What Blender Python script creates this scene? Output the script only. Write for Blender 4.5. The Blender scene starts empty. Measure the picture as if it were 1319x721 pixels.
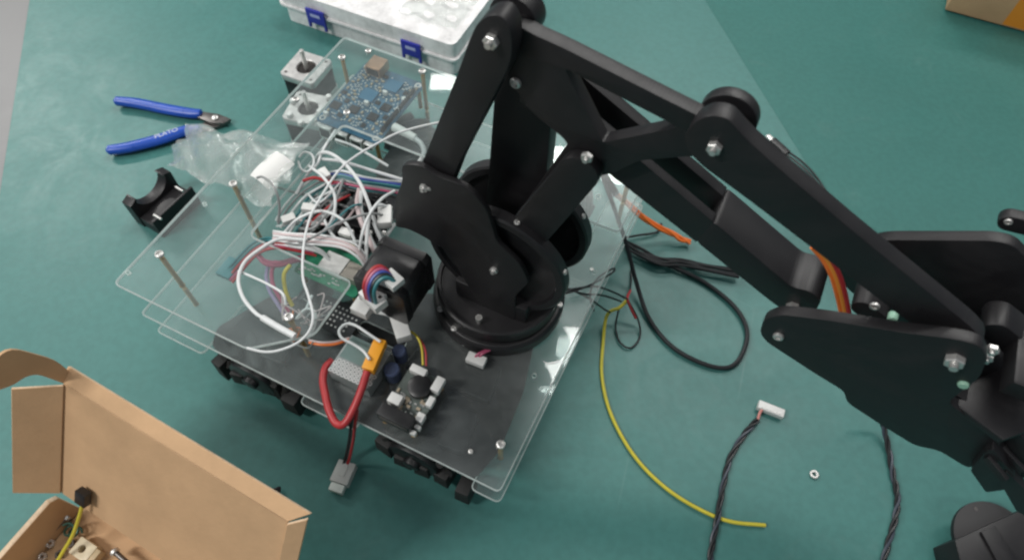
import bpy, bmesh, math, random
from mathutils import Vector, Matrix, Quaternion
from mathutils.geometry import tessellate_polygon
random.seed(7)
S = 0.01                                    # everything below is written in centimetres
SC = bpy.context.scene
COL = SC.collection
R = math.radians

# ------------------------------------------------------------------ camera
F_PX, TILT, ROLL, CAM_H = 886.085, 0.5549, 0.0406, 55.892     # measured from the plates' edges
PW, PH = 1319.0, 721.0
_f = Vector((0, math.sin(TILT), -math.cos(TILT)))
_r0 = Vector((1, 0, 0)); _u0 = Vector((0, math.cos(TILT), math.sin(TILT)))
_r = _r0 * math.cos(ROLL) + _u0 * math.sin(ROLL)
_u = -_r0 * math.sin(ROLL) + _u0 * math.cos(ROLL)
cam_d = bpy.data.cameras.new('camera'); cam = bpy.data.objects.new('camera', cam_d); COL.objects.link(cam)
m = Matrix.Identity(4)
for i in range(3):
    m[i][0] = _r[i]; m[i][1] = _u[i]; m[i][2] = -_f[i]
m[2][3] = CAM_H * S
cam.matrix_world = m
cam_d.sensor_fit = 'HORIZONTAL'; cam_d.sensor_width = 36.0
cam_d.lens = 36.0 * F_PX / PW
cam_d.clip_start = 0.01; cam_d.clip_end = 50
cam_d.dof.use_dof = True; cam_d.dof.focus_distance = 0.50; cam_d.dof.aperture_fstop = 11
SC.camera = cam

# ------------------------------------------------------------------ room light
world = bpy.data.worlds.new('World'); SC.world = world; world.use_nodes = True
bg = world.node_tree.nodes['Background']
bg.inputs[0].default_value = (0.80, 0.90, 1.0, 1); bg.inputs[1].default_value = 0.15
def lamp(name, x, y, z, sx, sy, power, col=(1.0, 0.985, 0.95), rz=0):
    l = bpy.data.lights.new(name, 'AREA'); l.shape = 'RECTANGLE'; l.size = sx * S; l.size_y = sy * S
    l.energy = power; l.color = col
    o = bpy.data.objects.new(name, l); COL.objects.link(o); o.location = (x * S, y * S, z * S); o.rotation_euler = (0, 0, rz)
    return o
lamp('ceiling_tube_light', 17, 255, 200, 120, 11, 11)          # the tubes mirrored in the clear plates
lamp('ceiling_tube_light', 66, 210, 200, 110, 12, 15)
lamp('ceiling_tube_light', 72, 116, 200, 120, 26, 15)
lamp('ceiling_tube_light', -240, 230, 200, 120, 14, 58)
lamp('ceiling_tube_light', -190, 80, 200, 120, 14, 11)
lamp('ceiling_tube_light', 210, 160, 200, 120, 12, 7)
lamp('ceiling_tube_light', -165, -45, 200, 120, 14, 46)
lamp('ceiling_tube_light', 90, -70, 200, 120, 12, 5)
SC.view_settings.view_transform = 'Standard'; SC.view_settings.look = 'None'
SC.view_settings.exposure = 0.0; SC.view_settings.gamma = 1.0
SC.render.film_transparent = False
SC.cycles.max_bounces = 8; SC.cycles.diffuse_bounces = 3; SC.cycles.glossy_bounces = 4; SC.cycles.transparent_max_bounces = 28
SC.cycles.caustics_reflective = False; SC.cycles.caustics_refractive = False
SC.cycles.filter_width = 2.4

# ------------------------------------------------------------------ measuring helpers (pixel of the photo -> place on a known plane)
CAMP = Vector((0, 0, CAM_H))
def ray(x, y): return _f + _r * ((x - PW / 2) / F_PX) - _u * ((y - PH / 2) / F_PX)
def at(x, y, z):
    d = ray(x, y); return CAMP + d * ((z - CAM_H) / d.z)
ROT = -0.4159
E1 = Vector((math.cos(ROT), math.sin(ROT), 0)); E2 = Vector((-E1.y, E1.x, 0)); K = Vector((0, 0, 1))
ORG = Vector((-29.692, 25.739, 0))
PLW, PLD = 32.177, 31.161
ZA, ZB, ZC = 11.66, 7.02, 4.0
def W(u, v, z): return ORG + E1 * u + E2 * v + K * z
def uv(P): d = P - ORG; return d.dot(E1), d.dot(E2), P.z
def atv(x, y, v):                             # pixel -> (u, z) on the upright plane v
    d = ray(x, y); t = (v - (CAMP - ORG).dot(E2)) / d.dot(E2); q = uv(CAMP + d * t); return (q[0], q[2])
def L(v, *pts): return [atv(x, y, v) for x, y in pts]

# ------------------------------------------------------------------ materials
MATS = {}
def mat(name, col, rough=0.5, metal=0.0, bump=0.0, bscale=300.0, var=0.0, vscale=25.0, spec=0.5, coat=0.0, alpha=None, trans=0.0):
    if name in MATS: return MATS[name]
    M = bpy.data.materials.new(name); M.use_nodes = True; nt = M.node_tree; b = nt.nodes['Principled BSDF']
    b.inputs['Base Color'].default_value = (*col, 1); b.inputs['Roughness'].default_value = rough
    b.inputs['Metallic'].default_value = metal; b.inputs['Specular IOR Level'].default_value = spec
    b.inputs['Coat Weight'].default_value = coat
    tc = nt.nodes.new('ShaderNodeTexCoord')
    if var > 0:
        n = nt.nodes.new('ShaderNodeTexNoise'); n.inputs['Scale'].default_value = vscale; n.inputs['Detail'].default_value = 6; n.inputs['Roughness'].default_value = 0.65
        nt.links.new(tc.outputs['Object'], n.inputs['Vector'])
        r = nt.nodes.new('ShaderNodeMapRange'); r.inputs['From Min'].default_value = 0.3; r.inputs['From Max'].default_value = 0.7
        r.inputs['To Min'].default_value = 1 - var; r.inputs['To Max'].default_value = 1 + var
        nt.links.new(n.outputs['Fac'], r.inputs['Value'])
        mx = nt.nodes.new('ShaderNodeMix'); mx.data_type = 'RGBA'; mx.blend_type = 'MULTIPLY'; mx.inputs['Factor'].default_value = 1
        mx.inputs['A'].default_value = (*col, 1); nt.links.new(r.outputs['Result'], mx.inputs['B']); nt.links.new(mx.outputs['Result'], b.inputs['Base Color'])
        r2 = nt.nodes.new('ShaderNodeMapRange'); r2.inputs['To Min'].default_value = max(0.03, rough - .12); r2.inputs['To Max'].default_value = min(1, rough + .12)
        nt.links.new(n.outputs['Fac'], r2.inputs['Value']); nt.links.new(r2.outputs['Result'], b.inputs['Roughness'])
    if bump > 0:
        n2 = nt.nodes.new('ShaderNodeTexNoise'); n2.inputs['Scale'].default_value = bscale; n2.inputs['Detail'].default_value = 3
        nt.links.new(tc.outputs['Object'], n2.inputs['Vector'])
        bp = nt.nodes.new('ShaderNodeBump'); bp.inputs['Strength'].default_value = bump; bp.inputs['Distance'].default_value = 0.0006
        nt.links.new(n2.outputs['Fac'], bp.inputs['Height']); nt.links.new(bp.outputs['Normal'], b.inputs['Normal'])
    MATS[name] = M; return M

def clear_mat(name, tint, haze, hazecol=(0.8, 0.85, 0.85), rough=0.02, wrinkle=0.0, wscale=40.0, ior=1.49):
    """thin clear plastic: see-through, mirror-like by Fresnel, with a little milky haze"""
    M = bpy.data.materials.new(name); M.use_nodes = True; nt = M.node_tree; nt.nodes.clear()
    out = nt.nodes.new('ShaderNodeOutputMaterial'); tr = nt.nodes.new('ShaderNodeBsdfTransparent'); tr.inputs[0].default_value = (*tint, 1)
    gl = nt.nodes.new('ShaderNodeBsdfGlossy'); gl.inputs['Roughness'].default_value = rough; gl.inputs[0].default_value = (1, 1, 1, 1)
    g2 = nt.nodes.new('ShaderNodeBsdfGlossy'); g2.inputs['Roughness'].default_value = max(.26, rough * 2); g2.inputs[0].default_value = (1, 1, 1, 1); gm = nt.nodes.new('ShaderNodeMixShader'); gm.inputs[0].default_value = .38
    nt.links.new(gl.outputs[0], gm.inputs[1]); nt.links.new(g2.outputs[0], gm.inputs[2])
    df = nt.nodes.new('ShaderNodeBsdfDiffuse'); df.inputs[0].default_value = (*hazecol, 1)
    lw = nt.nodes.new('ShaderNodeLayerWeight'); lw.inputs[0].default_value = .5
    pw = nt.nodes.new('ShaderNodeMath'); pw.operation = 'POWER'; pw.inputs[1].default_value = 5; nt.links.new(lw.outputs['Facing'], pw.inputs[0])
    f0 = ((ior - 1) / (ior + 1)) ** 2
    fr = nt.nodes.new('ShaderNodeMath'); fr.operation = 'MULTIPLY_ADD'; fr.inputs[1].default_value = 1 - f0; fr.inputs[2].default_value = f0; nt.links.new(pw.outputs[0], fr.inputs[0])
    m1 = nt.nodes.new('ShaderNodeMixShader'); m2 = nt.nodes.new('ShaderNodeMixShader')
    tc = nt.nodes.new('ShaderNodeTexCoord')
    n = nt.nodes.new('ShaderNodeTexNoise'); n.inputs['Scale'].default_value = 18; n.inputs['Detail'].default_value = 8; n.inputs['Roughness'].default_value = .7
    nt.links.new(tc.outputs['Object'], n.inputs['Vector'])
    r = nt.nodes.new('ShaderNodeMapRange'); r.inputs['From Min'].default_value = .35; r.inputs['From Max'].default_value = .75
    r.inputs['To Min'].default_value = haze * .6; r.inputs['To Max'].default_value = haze * 1.8
    nt.links.new(n.outputs['Fac'], r.inputs['Value']); nt.links.new(r.outputs['Result'], m1.inputs[0])
    nt.links.new(tr.outputs[0], m1.inputs[1]); nt.links.new(df.outputs[0], m1.inputs[2])
    nt.links.new(fr.outputs[0], m2.inputs[0]); nt.links.new(m1.outputs[0], m2.inputs[1]); nt.links.new(gm.outputs[0], m2.inputs[2])
    if wrinkle > 0:
        n2 = nt.nodes.new('ShaderNodeTexNoise'); n2.inputs['Scale'].default_value = wscale; n2.inputs['Detail'].default_value = 4
        nt.links.new(tc.outputs['Object'], n2.inputs['Vector'])
        bp = nt.nodes.new('ShaderNodeBump'); bp.inputs['Strength'].default_value = wrinkle; bp.inputs['Distance'].default_value = 0.004
        nt.links.new(n2.outputs['Fac'], bp.inputs['Height']); nt.links.new(bp.outputs['Normal'], gl.inputs['Normal']); nt.links.new(bp.outputs['Normal'], lw.inputs['Normal'])
    nt.links.new(m2.outputs[0], out.inputs[0]); MATS[name] = M; return M

def printed():
    M = bpy.data.materials.new('black_printed_plastic'); M.use_nodes = True; nt = M.node_tree; b = nt.nodes['Principled BSDF']; tc = nt.nodes.new('ShaderNodeTexCoord')
    def noise(sc, det, ro, dist=0):
        n = nt.nodes.new('ShaderNodeTexNoise'); n.inputs['Scale'].default_value = sc; n.inputs['Detail'].default_value = det; n.inputs['Roughness'].default_value = ro; n.inputs['Distortion'].default_value = dist
        nt.links.new(tc.outputs['Object'], n.inputs['Vector']); return n
    def rng(src, a, c, lo, hi):
        r = nt.nodes.new('ShaderNodeMapRange'); r.inputs['From Min'].default_value = a; r.inputs['From Max'].default_value = c; r.inputs['To Min'].default_value = lo; r.inputs['To Max'].default_value = hi
        nt.links.new(src, r.inputs['Value']); return r.outputs[0]
    smear = noise(16, 7, .7, 1.5); dust = noise(420, 3, .6); big = noise(5, 3, .5)
    f1 = rng(smear.outputs['Fac'], .45, .8, 0, .5); f2 = rng(dust.outputs['Fac'], .62, .78, 0, .35)
    mx = nt.nodes.new('ShaderNodeMath'); mx.operation = 'MAXIMUM'; nt.links.new(f1, mx.inputs[0]); nt.links.new(f2, mx.inputs[1])
    c = nt.nodes.new('ShaderNodeMix'); c.data_type = 'RGBA'; c.inputs['A'].default_value = (.0115, .0108, .0122, 1); c.inputs['B'].default_value = (.034, .031, .033, 1); nt.links.new(mx.outputs[0], c.inputs['Factor']); nt.links.new(c.outputs['Result'], b.inputs['Base Color'])
    nt.links.new(rng(smear.outputs['Fac'], .3, .7, .36, .56), b.inputs['Roughness']); b.inputs['Specular IOR Level'].default_value = .5
    wv = nt.nodes.new('ShaderNodeTexWave'); wv.wave_type = 'BANDS'; wv.bands_direction = 'Z'; wv.inputs['Scale'].default_value = 900; wv.inputs['Distortion'].default_value = .4; nt.links.new(tc.outputs['Object'], wv.inputs['Vector'])
    ad = nt.nodes.new('ShaderNodeMath'); ad.operation = 'ADD'; nt.links.new(wv.outputs['Fac'], ad.inputs[0]); nt.links.new(dust.outputs['Fac'], ad.inputs[1])
    bp = nt.nodes.new('ShaderNodeBump'); bp.inputs['Strength'].default_value = .12; bp.inputs['Distance'].default_value = .0003; nt.links.new(ad.outputs[0], bp.inputs['Height']); nt.links.new(bp.outputs['Normal'], b.inputs['Normal'])
    MATS['black_printed_plastic'] = M; return M
M_BLACK = printed()
M_BLACK2 = mat('black_moulded_plastic', (0.012, 0.012, 0.013), 0.38, var=0.15, vscale=80)
M_RUBBER = mat('black_rubber', (0.014, 0.014, 0.014), 0.65, bump=.3)
M_STEEL = mat('bright_steel', (0.66, 0.65, 0.63), 0.38, 0.7, var=.12, vscale=300)
M_ALU = mat('cast_aluminium', (0.72, 0.71, 0.69), 0.42, 0.75, var=.15, vscale=150)
M_DARKSTEEL = mat('dark_steel', (0.16, 0.15, 0.145), 0.38, 0.9, var=.2, vscale=200)
M_BRASS = mat('brass', (0.42, 0.27, 0.10), 0.5, 0.3, var=.15, vscale=200)
M_WHITE = mat('white_nylon', (0.72, 0.72, 0.70), 0.42, var=.06, vscale=200)
M_WIREW = mat('white_cable_sheath', (0.70, 0.72, 0.72), 0.4, var=.06, vscale=120)
M_EDGE = mat('acrylic_sawn_edge', (0.88, 0.93, 0.92), 0.3, var=.2, vscale=120)
_nt = M_EDGE.node_tree; _t = _nt.nodes.new('ShaderNodeBsdfTranslucent'); _t.inputs[0].default_value = (.85, .95, .92, 1); _x = _nt.nodes.new('ShaderNodeMixShader'); _x.inputs[0].default_value = .5
_o = _nt.nodes['Material Output']; _nt.links.new(_nt.nodes['Principled BSDF'].outputs[0], _x.inputs[1]); _nt.links.new(_t.outputs[0], _x.inputs[2]); _nt.links.new(_x.outputs[0], _o.inputs[0])
M_ACRYL = clear_mat('clear_acrylic', (0.93, 0.965, 0.96), 0.042, rough=0.025, wrinkle=.014, wscale=22)
M_BAG = clear_mat('crinkled_bag_film', (0.93, 0.95, 0.94), 0.18, (0.90, 0.92, 0.90), 0.06, 1.0, 130, 1.65)
M_CASE = clear_mat('frosted_case_plastic', (0.94, 0.94, 0.94), 0.74, (0.95, 0.94, 0.94), 0.12, 0.12, 60, 1.5)
M_CARD = mat('brown_cardboard', (0.56, 0.36, 0.205), 0.8, bump=.3, bscale=250, var=.10, vscale=18, spec=.2)
M_CARDE = mat('cardboard_cut_edge', (0.62, 0.47, 0.33), 0.85, bump=.5, bscale=500, var=.2, vscale=150, spec=.2)
M_BLUEH = mat('blue_vinyl_grip', (0.016, 0.075, 0.42), 0.30, var=.1, vscale=80)
M_LATCH = mat('blue_latch_plastic', (0.03, 0.035, 0.36), 0.4)
M_PCBB = mat('blue_solder_mask', (0.028, 0.11, 0.18), 0.4, var=.45, vscale=140)
M_PCBK = mat('black_solder_mask', (0.018, 0.020, 0.022), 0.35, var=.4, vscale=200)
M_PCBG = mat('green_solder_mask', (0.015, 0.20, 0.105), 0.38, var=.3, vscale=160)
M_TIN = mat('tinned_pad', (0.66, 0.66, 0.64), 0.4, .7)
M_ORANGE = mat('amber_plastic', (0.85, 0.36, 0.02), 0.45)
M_PAPER = mat('white_paper', (0.78, 0.78, 0.76), 0.75, var=.05)
M_TAPE = mat('orange_tape', (0.80, 0.29, 0.03), 0.4)
def wirem(name, c, rough=.42): return mat(name, c, rough, var=.08, vscale=150)
M_RED = wirem('red_insulation', (0.44, 0.035, 0.04)); M_YEL = wirem('yellow_insulation', (0.62, 0.50, 0.04)); M_YG = wirem('yellow_green_insulation', (0.60, 0.52, 0.05))
M_TEAL = wirem('teal_insulation', (0.04, 0.19, 0.21)); M_PINK = wirem('pink_insulation', (0.45, 0.09, 0.17)); M_LAV = wirem('lavender_insulation', (0.33, 0.27, 0.45))
M_ORW = wirem('orange_insulation', (0.92, 0.21, 0.035)); M_BLKW = wirem('black_insulation', (0.016, 0.017, 0.019)); M_BLUW = wirem('blue_insulation', (0.05, 0.08, 0.35)); M_GREYW = wirem('grey_insulation', (0.28, 0.29, 0.29))
M_PALE = wirem('pale_pink_insulation', (0.62, 0.50, 0.50))

# ------------------------------------------------------------------ mesh builder
class MB:
    def __init__(s, O=None, X=None, Y=None, Z=None):
        s.O = O or Vector((0, 0, 0)); s.X = X or Vector((1, 0, 0)); s.Y = Y or Vector((0, 1, 0)); s.Z = Z or Vector((0, 0, 1))
        s.v = []; s.f = []; s.mi = []
    def P(s, p): return s.O + s.X * p[0] + s.Y * p[1] + s.Z * p[2]
    def add(s, pts, faces, mi=0):
        b = len(s.v); s.v += [s.P(p) for p in pts]; s.f += [tuple(i + b for i in f) for f in faces]; s.mi += [mi] * len(faces); return s
    def box(s, c, d, mi=0, top=(1, 1)):
        x, y, z = [k / 2 for k in d]; tx, ty = top
        pts = [(c[0] + i * x * (tx if k > 0 else 1), c[1] + j * y * (ty if k > 0 else 1), c[2] + k * z) for k in (-1, 1) for j in (-1, 1) for i in (-1, 1)]
        return s.add(pts, [(0, 2, 3, 1), (4, 5, 7, 6), (0, 1, 5, 4), (2, 6, 7, 3), (0, 4, 6, 2), (1, 3, 7, 5)], mi)
    def prism(s, poly, z0, z1, holes=(), mi=0, mside=None, tess=False):
        mside = mi if mside is None else mside
        loops = [list(poly)] + [list(h) for h in holes]; flat = [p for l in loops for p in l]; n = len(flat)
        pts = [(p[0], p[1], z0) for p in flat] + [(p[0], p[1], z1) for p in flat]
        if holes or tess: tris = [tuple(t) for t in tessellate_polygon([[Vector((p[0], p[1], 0)) for p in l] for l in loops])]
        else: tris = [tuple(range(n))]
        s.add(pts, [t[::-1] for t in tris] + [tuple(i + n for i in t) for t in tris], mi)
        b = len(s.v) - 2 * n; k = 0
        for l in loops:
            m_ = len(l)
            for i in range(m_):
                a, c = k + i, k + (i + 1) % m_
                s.f.append((b + a, b + c, b + c + n, b + a + n)); s.mi.append(mside)
            k += m_
        return s
    def cyl(s, p0, p1, r0, r1=None, n=16, mi=0):
        r1 = r0 if r1 is None else r1
        p0 = Vector(p0); p1 = Vector(p1); d = (p1 - p0).normalized(); a = d.orthogonal().normalized(); b = d.cross(a)
        pts = []
        for p, r in ((p0, r0), (p1, r1)):
            for i in range(n):
                t = 2 * math.pi * i / n; pts.append(p + a * (r * math.cos(t)) + b * (r * math.sin(t)))
        return s.add(pts, [tuple(range(n))[::-1], tuple(range(n, 2 * n))] + [(i, (i + 1) % n, (i + 1) % n + n, i + n) for i in range(n)], mi)
    def lathe(s, c, axis, prof, n=40, mi=0):           # prof: (radius, along); closed loop of revolution
        c = Vector(c); d = Vector(axis).normalized(); a = d.orthogonal().normalized(); b = d.cross(a); pts = []; k = len(prof)
        for i in range(n):
            t = 2 * math.pi * i / n; e = a * math.cos(t) + b * math.sin(t)
            for r, h in prof: pts.append(c + e * r + d * h)
        fs = [(i * k + j, i * k + (j + 1) % k, ((i + 1) % n) * k + (j + 1) % k, ((i + 1) % n) * k + j) for i in range(n) for j in range(k)]
        return s.add(pts, fs, mi)
    def tube(s, path, r, n=8, mi=0, sub=6, rend=None):
        pts = smooth(path, sub); m_ = len(pts); d0 = (pts[1] - pts[0]).normalized(); a = d0.orthogonal().normalized(); vs = []
        for i, p in enumerate(pts):
            d = (pts[min(i + 1, m_ - 1)] - pts[max(i - 1, 0)]).normalized(); a = (a - d * a.dot(d)).normalized(); b = d.cross(a)
            rr = r if rend is None else r + (rend - r) * i / (m_ - 1)
            for j in range(n):
                t = 2 * math.pi * j / n; vs.append(p + a * (rr * math.cos(t)) + b * (rr * math.sin(t)))
        fs = [(i * n + j, i * n + (j + 1) % n, (i + 1) * n + (j + 1) % n, (i + 1) * n + j) for i in range(m_ - 1) for j in range(n)]
        fs += [tuple(range(n))[::-1], tuple(range((m_ - 1) * n, m_ * n))]
        return s.add(vs, fs, mi)
    def build(s, name, mats, parent=None, bevel=0.0, seg=2, ang=35, origin=None, kind=None):
        if not isinstance(mats, (list, tuple)): mats = [mats]
        if parent is not None: o0 = WLOC[parent.name]
        elif origin is not None: o0 = Vector(origin)
        else:
            xs = [p.x for p in s.v]; ys = [p.y for p in s.v]; o0 = Vector(((min(xs) + max(xs)) / 2, (min(ys) + max(ys)) / 2, min(p.z for p in s.v)))
        bm = bmesh.new(); vs = [bm.verts.new((p - o0) * S) for p in s.v]
        for f, mi in zip(s.f, s.mi):
            try: fc = bm.faces.new([vs[i] for i in f]); fc.material_index = mi
            except ValueError: pass
        bmesh.ops.recalc_face_normals(bm, faces=bm.faces)
        if bevel > 0:
            es = [e for e in bm.edges if len(e.link_faces) == 2 and e.calc_face_angle(0) > R(ang)]
            bmesh.ops.bevel(bm, geom=es, offset=bevel * S, segments=seg, affect='EDGES', profile=.6, clamp_overlap=True)
        me = bpy.data.meshes.new(name); bm.to_mesh(me); bm.free()
        for q in mats: me.materials.append(q)
        me.polygons.foreach_set('use_smooth', [True] * len(me.polygons)); me.set_sharp_from_angle(angle=R(38))
        o = bpy.data.objects.new(name, me); COL.objects.link(o)
        if parent is not None: o.parent = parent
        else: o.location = o0 * S
        WLOC[o.name] = o0
        if kind: o['kind'] = kind
        return o
WLOC = {}
def smooth(path, sub=6):
    P = [Vector(p) for p in path]
    if len(P) == 2: return [P[0].lerp(P[1], i / sub) for i in range(sub + 1)]
    Q = [P[0] * 2 - P[1]] + P + [P[-1] * 2 - P[-2]]; out = []
    for i in range(1, len(Q) - 2):
        a, b, c, d = Q[i - 1:i + 3]
        for k in range(sub):
            t = k / sub; out.append(.5 * ((2 * b) + (c - a) * t + (2 * a - 5 * b + 4 * c - d) * t * t + (3 * b - a - 3 * c + d) * t ** 3))
    out.append(P[-1]); return out
def tag(o, label, cat, group=None):
    o['label'] = label; o['category'] = cat
    if group: o['group'] = group
    return o
def thing(name, P, label, cat, group=None):
    o = bpy.data.objects.new(name, None); COL.objects.link(o); o.location = Vector(P) * S; o.empty_display_size = .01
    WLOC[o.name] = Vector(P); return tag(o, label, cat, group)
PROTO = {}
def proto(key, fn):
    if key not in PROTO:
        o = fn(); PROTO[key] = o.data; bpy.data.objects.remove(o)
    return PROTO[key]
def inst(key, fn, name, parent, P, axis=(0, 0, 1), spin=0.0, sc=1.0):
    """a piece that shares its mesh with its look-alikes"""
    o = bpy.data.objects.new(name, proto(key, fn)); COL.objects.link(o)
    q = Vector((0, 0, 1)).rotation_difference(Vector(axis)) @ Quaternion((0, 0, 1), spin)
    o.rotation_mode = 'QUATERNION'; o.rotation_quaternion = q; o.scale = (sc, sc, sc)
    o.parent = parent; o.location = (Vector(P) - WLOC[parent.name]) * S; WLOC[o.name] = Vector(P)
    return o
def _screw():
    b = MB(); b.lathe((0, 0, 0), (0, 0, 1), [(.0, 0), (.29, 0), (.31, .06), (.28, .17), (.17, .21), (.15, .11), (.0, .11)], 14); return b.build('screw', M_STEEL, origin=(0, 0, 0))
def _nut():
    b = MB(); b.lathe((0, 0, 0), (0, 0, 1), [(.14, 0), (.32, 0), (.32, .2), (.28, .24), (.14, .24)], 6); b.cyl((0, 0, .0), (0, 0, .42), .14, n=10); return b.build('nut', M_STEEL, origin=(0, 0, 0))
def screw(parent, P, axis=(0, 0, 1), sc=1.0): return inst('screw', _screw, 'screw', parent, P, axis, random.random() * 3, sc)
def nut(parent, P, axis=(0, 0, 1), sc=1.0): return inst('nut', _nut, 'nut', parent, P, axis, random.random() * 3, sc)
def CH(): return MB(ORG, E1, E2, K)                     # chassis frame: u, v, z
def UP(): return MB(ORG, E1, K, E2)                     # upright frame: (u, z) outlines pushed along v
def rounded(poly, r, n=5):
    out = []; m_ = len(poly)
    for i in range(m_):
        p = Vector((*poly[i], 0)); a = Vector((*poly[i - 1], 0)); b = Vector((*poly[(i + 1) % m_], 0))
        da, db = (a - p), (b - p); rr = min(r, da.length * .45, db.length * .45); p0 = p + da.normalized() * rr; p1 = p + db.normalized() * rr
        for k in range(n + 1):
            t = k / n; q = p0 * (1 - t) ** 2 + p * 2 * t * (1 - t) + p1 * t * t; out.append((q.x, q.y))
    return out
def disc2(c, r, n=28): return [(c[0] + r * math.cos(2 * math.pi * i / n), c[1] + r * math.sin(2 * math.pi * i / n)) for i in range(n)]
def capsule(a, b, ra, rb, n=12):
    a = Vector((*a, 0)); b = Vector((*b, 0)); t = math.atan2(b.y - a.y, b.x - a.x); out = []
    for c, r, s0 in ((a, ra, t + math.pi / 2), (b, rb, t - math.pi / 2)):
        for k in range(n + 1):
            th = s0 + math.pi * k / n; out.append((c.x + r * math.cos(th), c.y + r * math.sin(th)))
    return out

# ------------------------------------------------------------------ setting: table, mats
def mat_green(name, base, seed, spec):
    M = bpy.data.materials.new(name); M.use_nodes = True; nt = M.node_tree; b = nt.nodes['Principled BSDF']; tc = nt.nodes.new('ShaderNodeTexCoord')
    def noise(sc, det, ro, w=0):
        mp = nt.nodes.new('ShaderNodeMapping'); mp.inputs['Location'].default_value = (seed, seed * .7, 0); nt.links.new(tc.outputs['Object'], mp.inputs[0])
        n = nt.nodes.new('ShaderNodeTexNoise'); n.inputs['Scale'].default_value = sc; n.inputs['Detail'].default_value = det; n.inputs['Roughness'].default_value = ro; n.inputs['Distortion'].default_value = w
        nt.links.new(mp.outputs[0], n.inputs['Vector']); return n
    n1 = noise(4.0, 5, .6, .6); n2 = noise(160, 2, .5); n3 = noise(14, 9, .75, 1.2)
    def rng(n, a, c, lo, hi):
        r = nt.nodes.new('ShaderNodeMapRange'); r.inputs['From Min'].default_value = a; r.inputs['From Max'].default_value = c; r.inputs['To Min'].default_value = lo; r.inputs['To Max'].default_value = hi
        nt.links.new(n.outputs['Fac'], r.inputs['Value']); return r
    r1 = rng(n1, .3, .7, .94, 1.06); r2 = rng(n2, .35, .65, .95, 1.05); r3 = rng(n3, .58, .75, 0, .11)
    mm = nt.nodes.new('ShaderNodeMath'); mm.operation = 'MULTIPLY'; nt.links.new(r1.outputs[0], mm.inputs[0]); nt.links.new(r2.outputs[0], mm.inputs[1])
    mx = nt.nodes.new('ShaderNodeMix'); mx.data_type = 'RGBA'; mx.blend_type = 'MULTIPLY'; mx.inputs['Factor'].default_value = 1; mx.inputs['A'].default_value = (*base, 1); nt.links.new(mm.outputs[0], mx.inputs['B'])
    mx2 = nt.nodes.new('ShaderNodeMix'); mx2.data_type = 'RGBA'; mx2.inputs['B'].default_value = (.22, .30, .28, 1); nt.links.new(mx.outputs['Result'], mx2.inputs['A']); nt.links.new(r3.outputs[0], mx2.inputs['Factor'])
    nt.links.new(mx2.outputs['Result'], b.inputs['Base Color'])
    rr = rng(n3, .3, .75, .36, .52); nt.links.new(rr.outputs[0], b.inputs['Roughness'])
    b.inputs['Specular IOR Level'].default_value = spec
    sv_ = nt.nodes.new('ShaderNodeTexVoronoi'); sv_.feature = 'DISTANCE_TO_EDGE'; sv_.inputs['Scale'].default_value = 2.6; mp2 = nt.nodes.new('ShaderNodeMapping'); mp2.inputs['Scale'].default_value = (1.0, 2.7, 1); mp2.inputs['Rotation'].default_value = (0, 0, .8 + seed)
    nt.links.new(tc.outputs['Object'], mp2.inputs[0]); nt.links.new(mp2.outputs[0], sv_.inputs['Vector'])
    k1 = nt.nodes.new('ShaderNodeMapRange'); k1.inputs['From Min'].default_value = 0; k1.inputs['From Max'].default_value = .0035; k1.inputs['To Min'].default_value = 1; k1.inputs['To Max'].default_value = 0; nt.links.new(sv_.outputs['Distance'], k1.inputs['Value'])
    n5 = noise(7, 2, .5); k2 = rng(n5, .58, .72, 0, .14); k3 = nt.nodes.new('ShaderNodeMath'); k3.operation = 'MULTIPLY'; nt.links.new(k1.outputs[0], k3.inputs[0]); nt.links.new(k2.outputs[0], k3.inputs[1])
    mx3 = nt.nodes.new('ShaderNodeMix'); mx3.data_type = 'RGBA'; mx3.inputs['B'].default_value = (.30, .40, .38, 1); nt.links.new(mx2.outputs['Result'], mx3.inputs['A']); nt.links.new(k3.outputs[0], mx3.inputs['Factor']); nt.links.new(mx3.outputs['Result'], b.inputs['Base Color'])
    bp = nt.nodes.new('ShaderNodeBump'); bp.inputs['Strength'].default_value = .12; bp.inputs['Distance'].default_value = .0005; nt.links.new(n2.outputs['Fac'], bp.inputs['Height']); nt.links.new(bp.outputs['Normal'], b.inputs['Normal'])
    return M
M_MAT = mat_green('green_rubber_mat', (0.055, 0.183, 0.168), 3.0, .42)
M_MATB = mat_green('green_rubber_mat_darker', (0.041, 0.158, 0.141), 11.0, .25)  # right-hand sheet: darker green and less glossy
M_TABLE = mat('grey_laminate', (0.185, 0.185, 0.187), .45, var=.08, vscale=12)

t = MB(); t.box((-10, 60, -2.31), (260, 260, 4)); o = t.build('table_top', M_TABLE, bevel=.1); o['kind'] = 'structure'
a0 = Vector((-61.6, 72.8, 0)); a1 = Vector((-52.5, 42.9, 0)); da = (a1 - a0).normalized()
b0 = Vector((23.4, 78.3, 0)); b1 = Vector((31.6, 49.9, 0)); db = (b1 - b0).normalized()
def alongy(p, d, y): return p + d * ((y - p.y) / d.y)
def sheet(name, pts, z0, z1, m_):
    s = MB(); s.prism([(p[0], p[1]) for p in pts], z0, z1); q = s.build(name, m_, bevel=.03, seg=1); q['kind'] = 'structure'; return q
q0, q1 = alongy(a0, da, 160), alongy(a0, da, -50); w0, w1 = alongy(b0, db, 160), alongy(b0, db, -50)
sheet('green_mat', [(q1.x, -50), (w1.x, -50), (w0.x, 160), (q0.x, 160)], -.19, 0.0, M_MAT)
sheet('green_mat', [(w1.x - 12, -50), (118, -50), (118, 160), (w0.x - 12, 160)], -.30, -.20, M_MATB)

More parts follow.
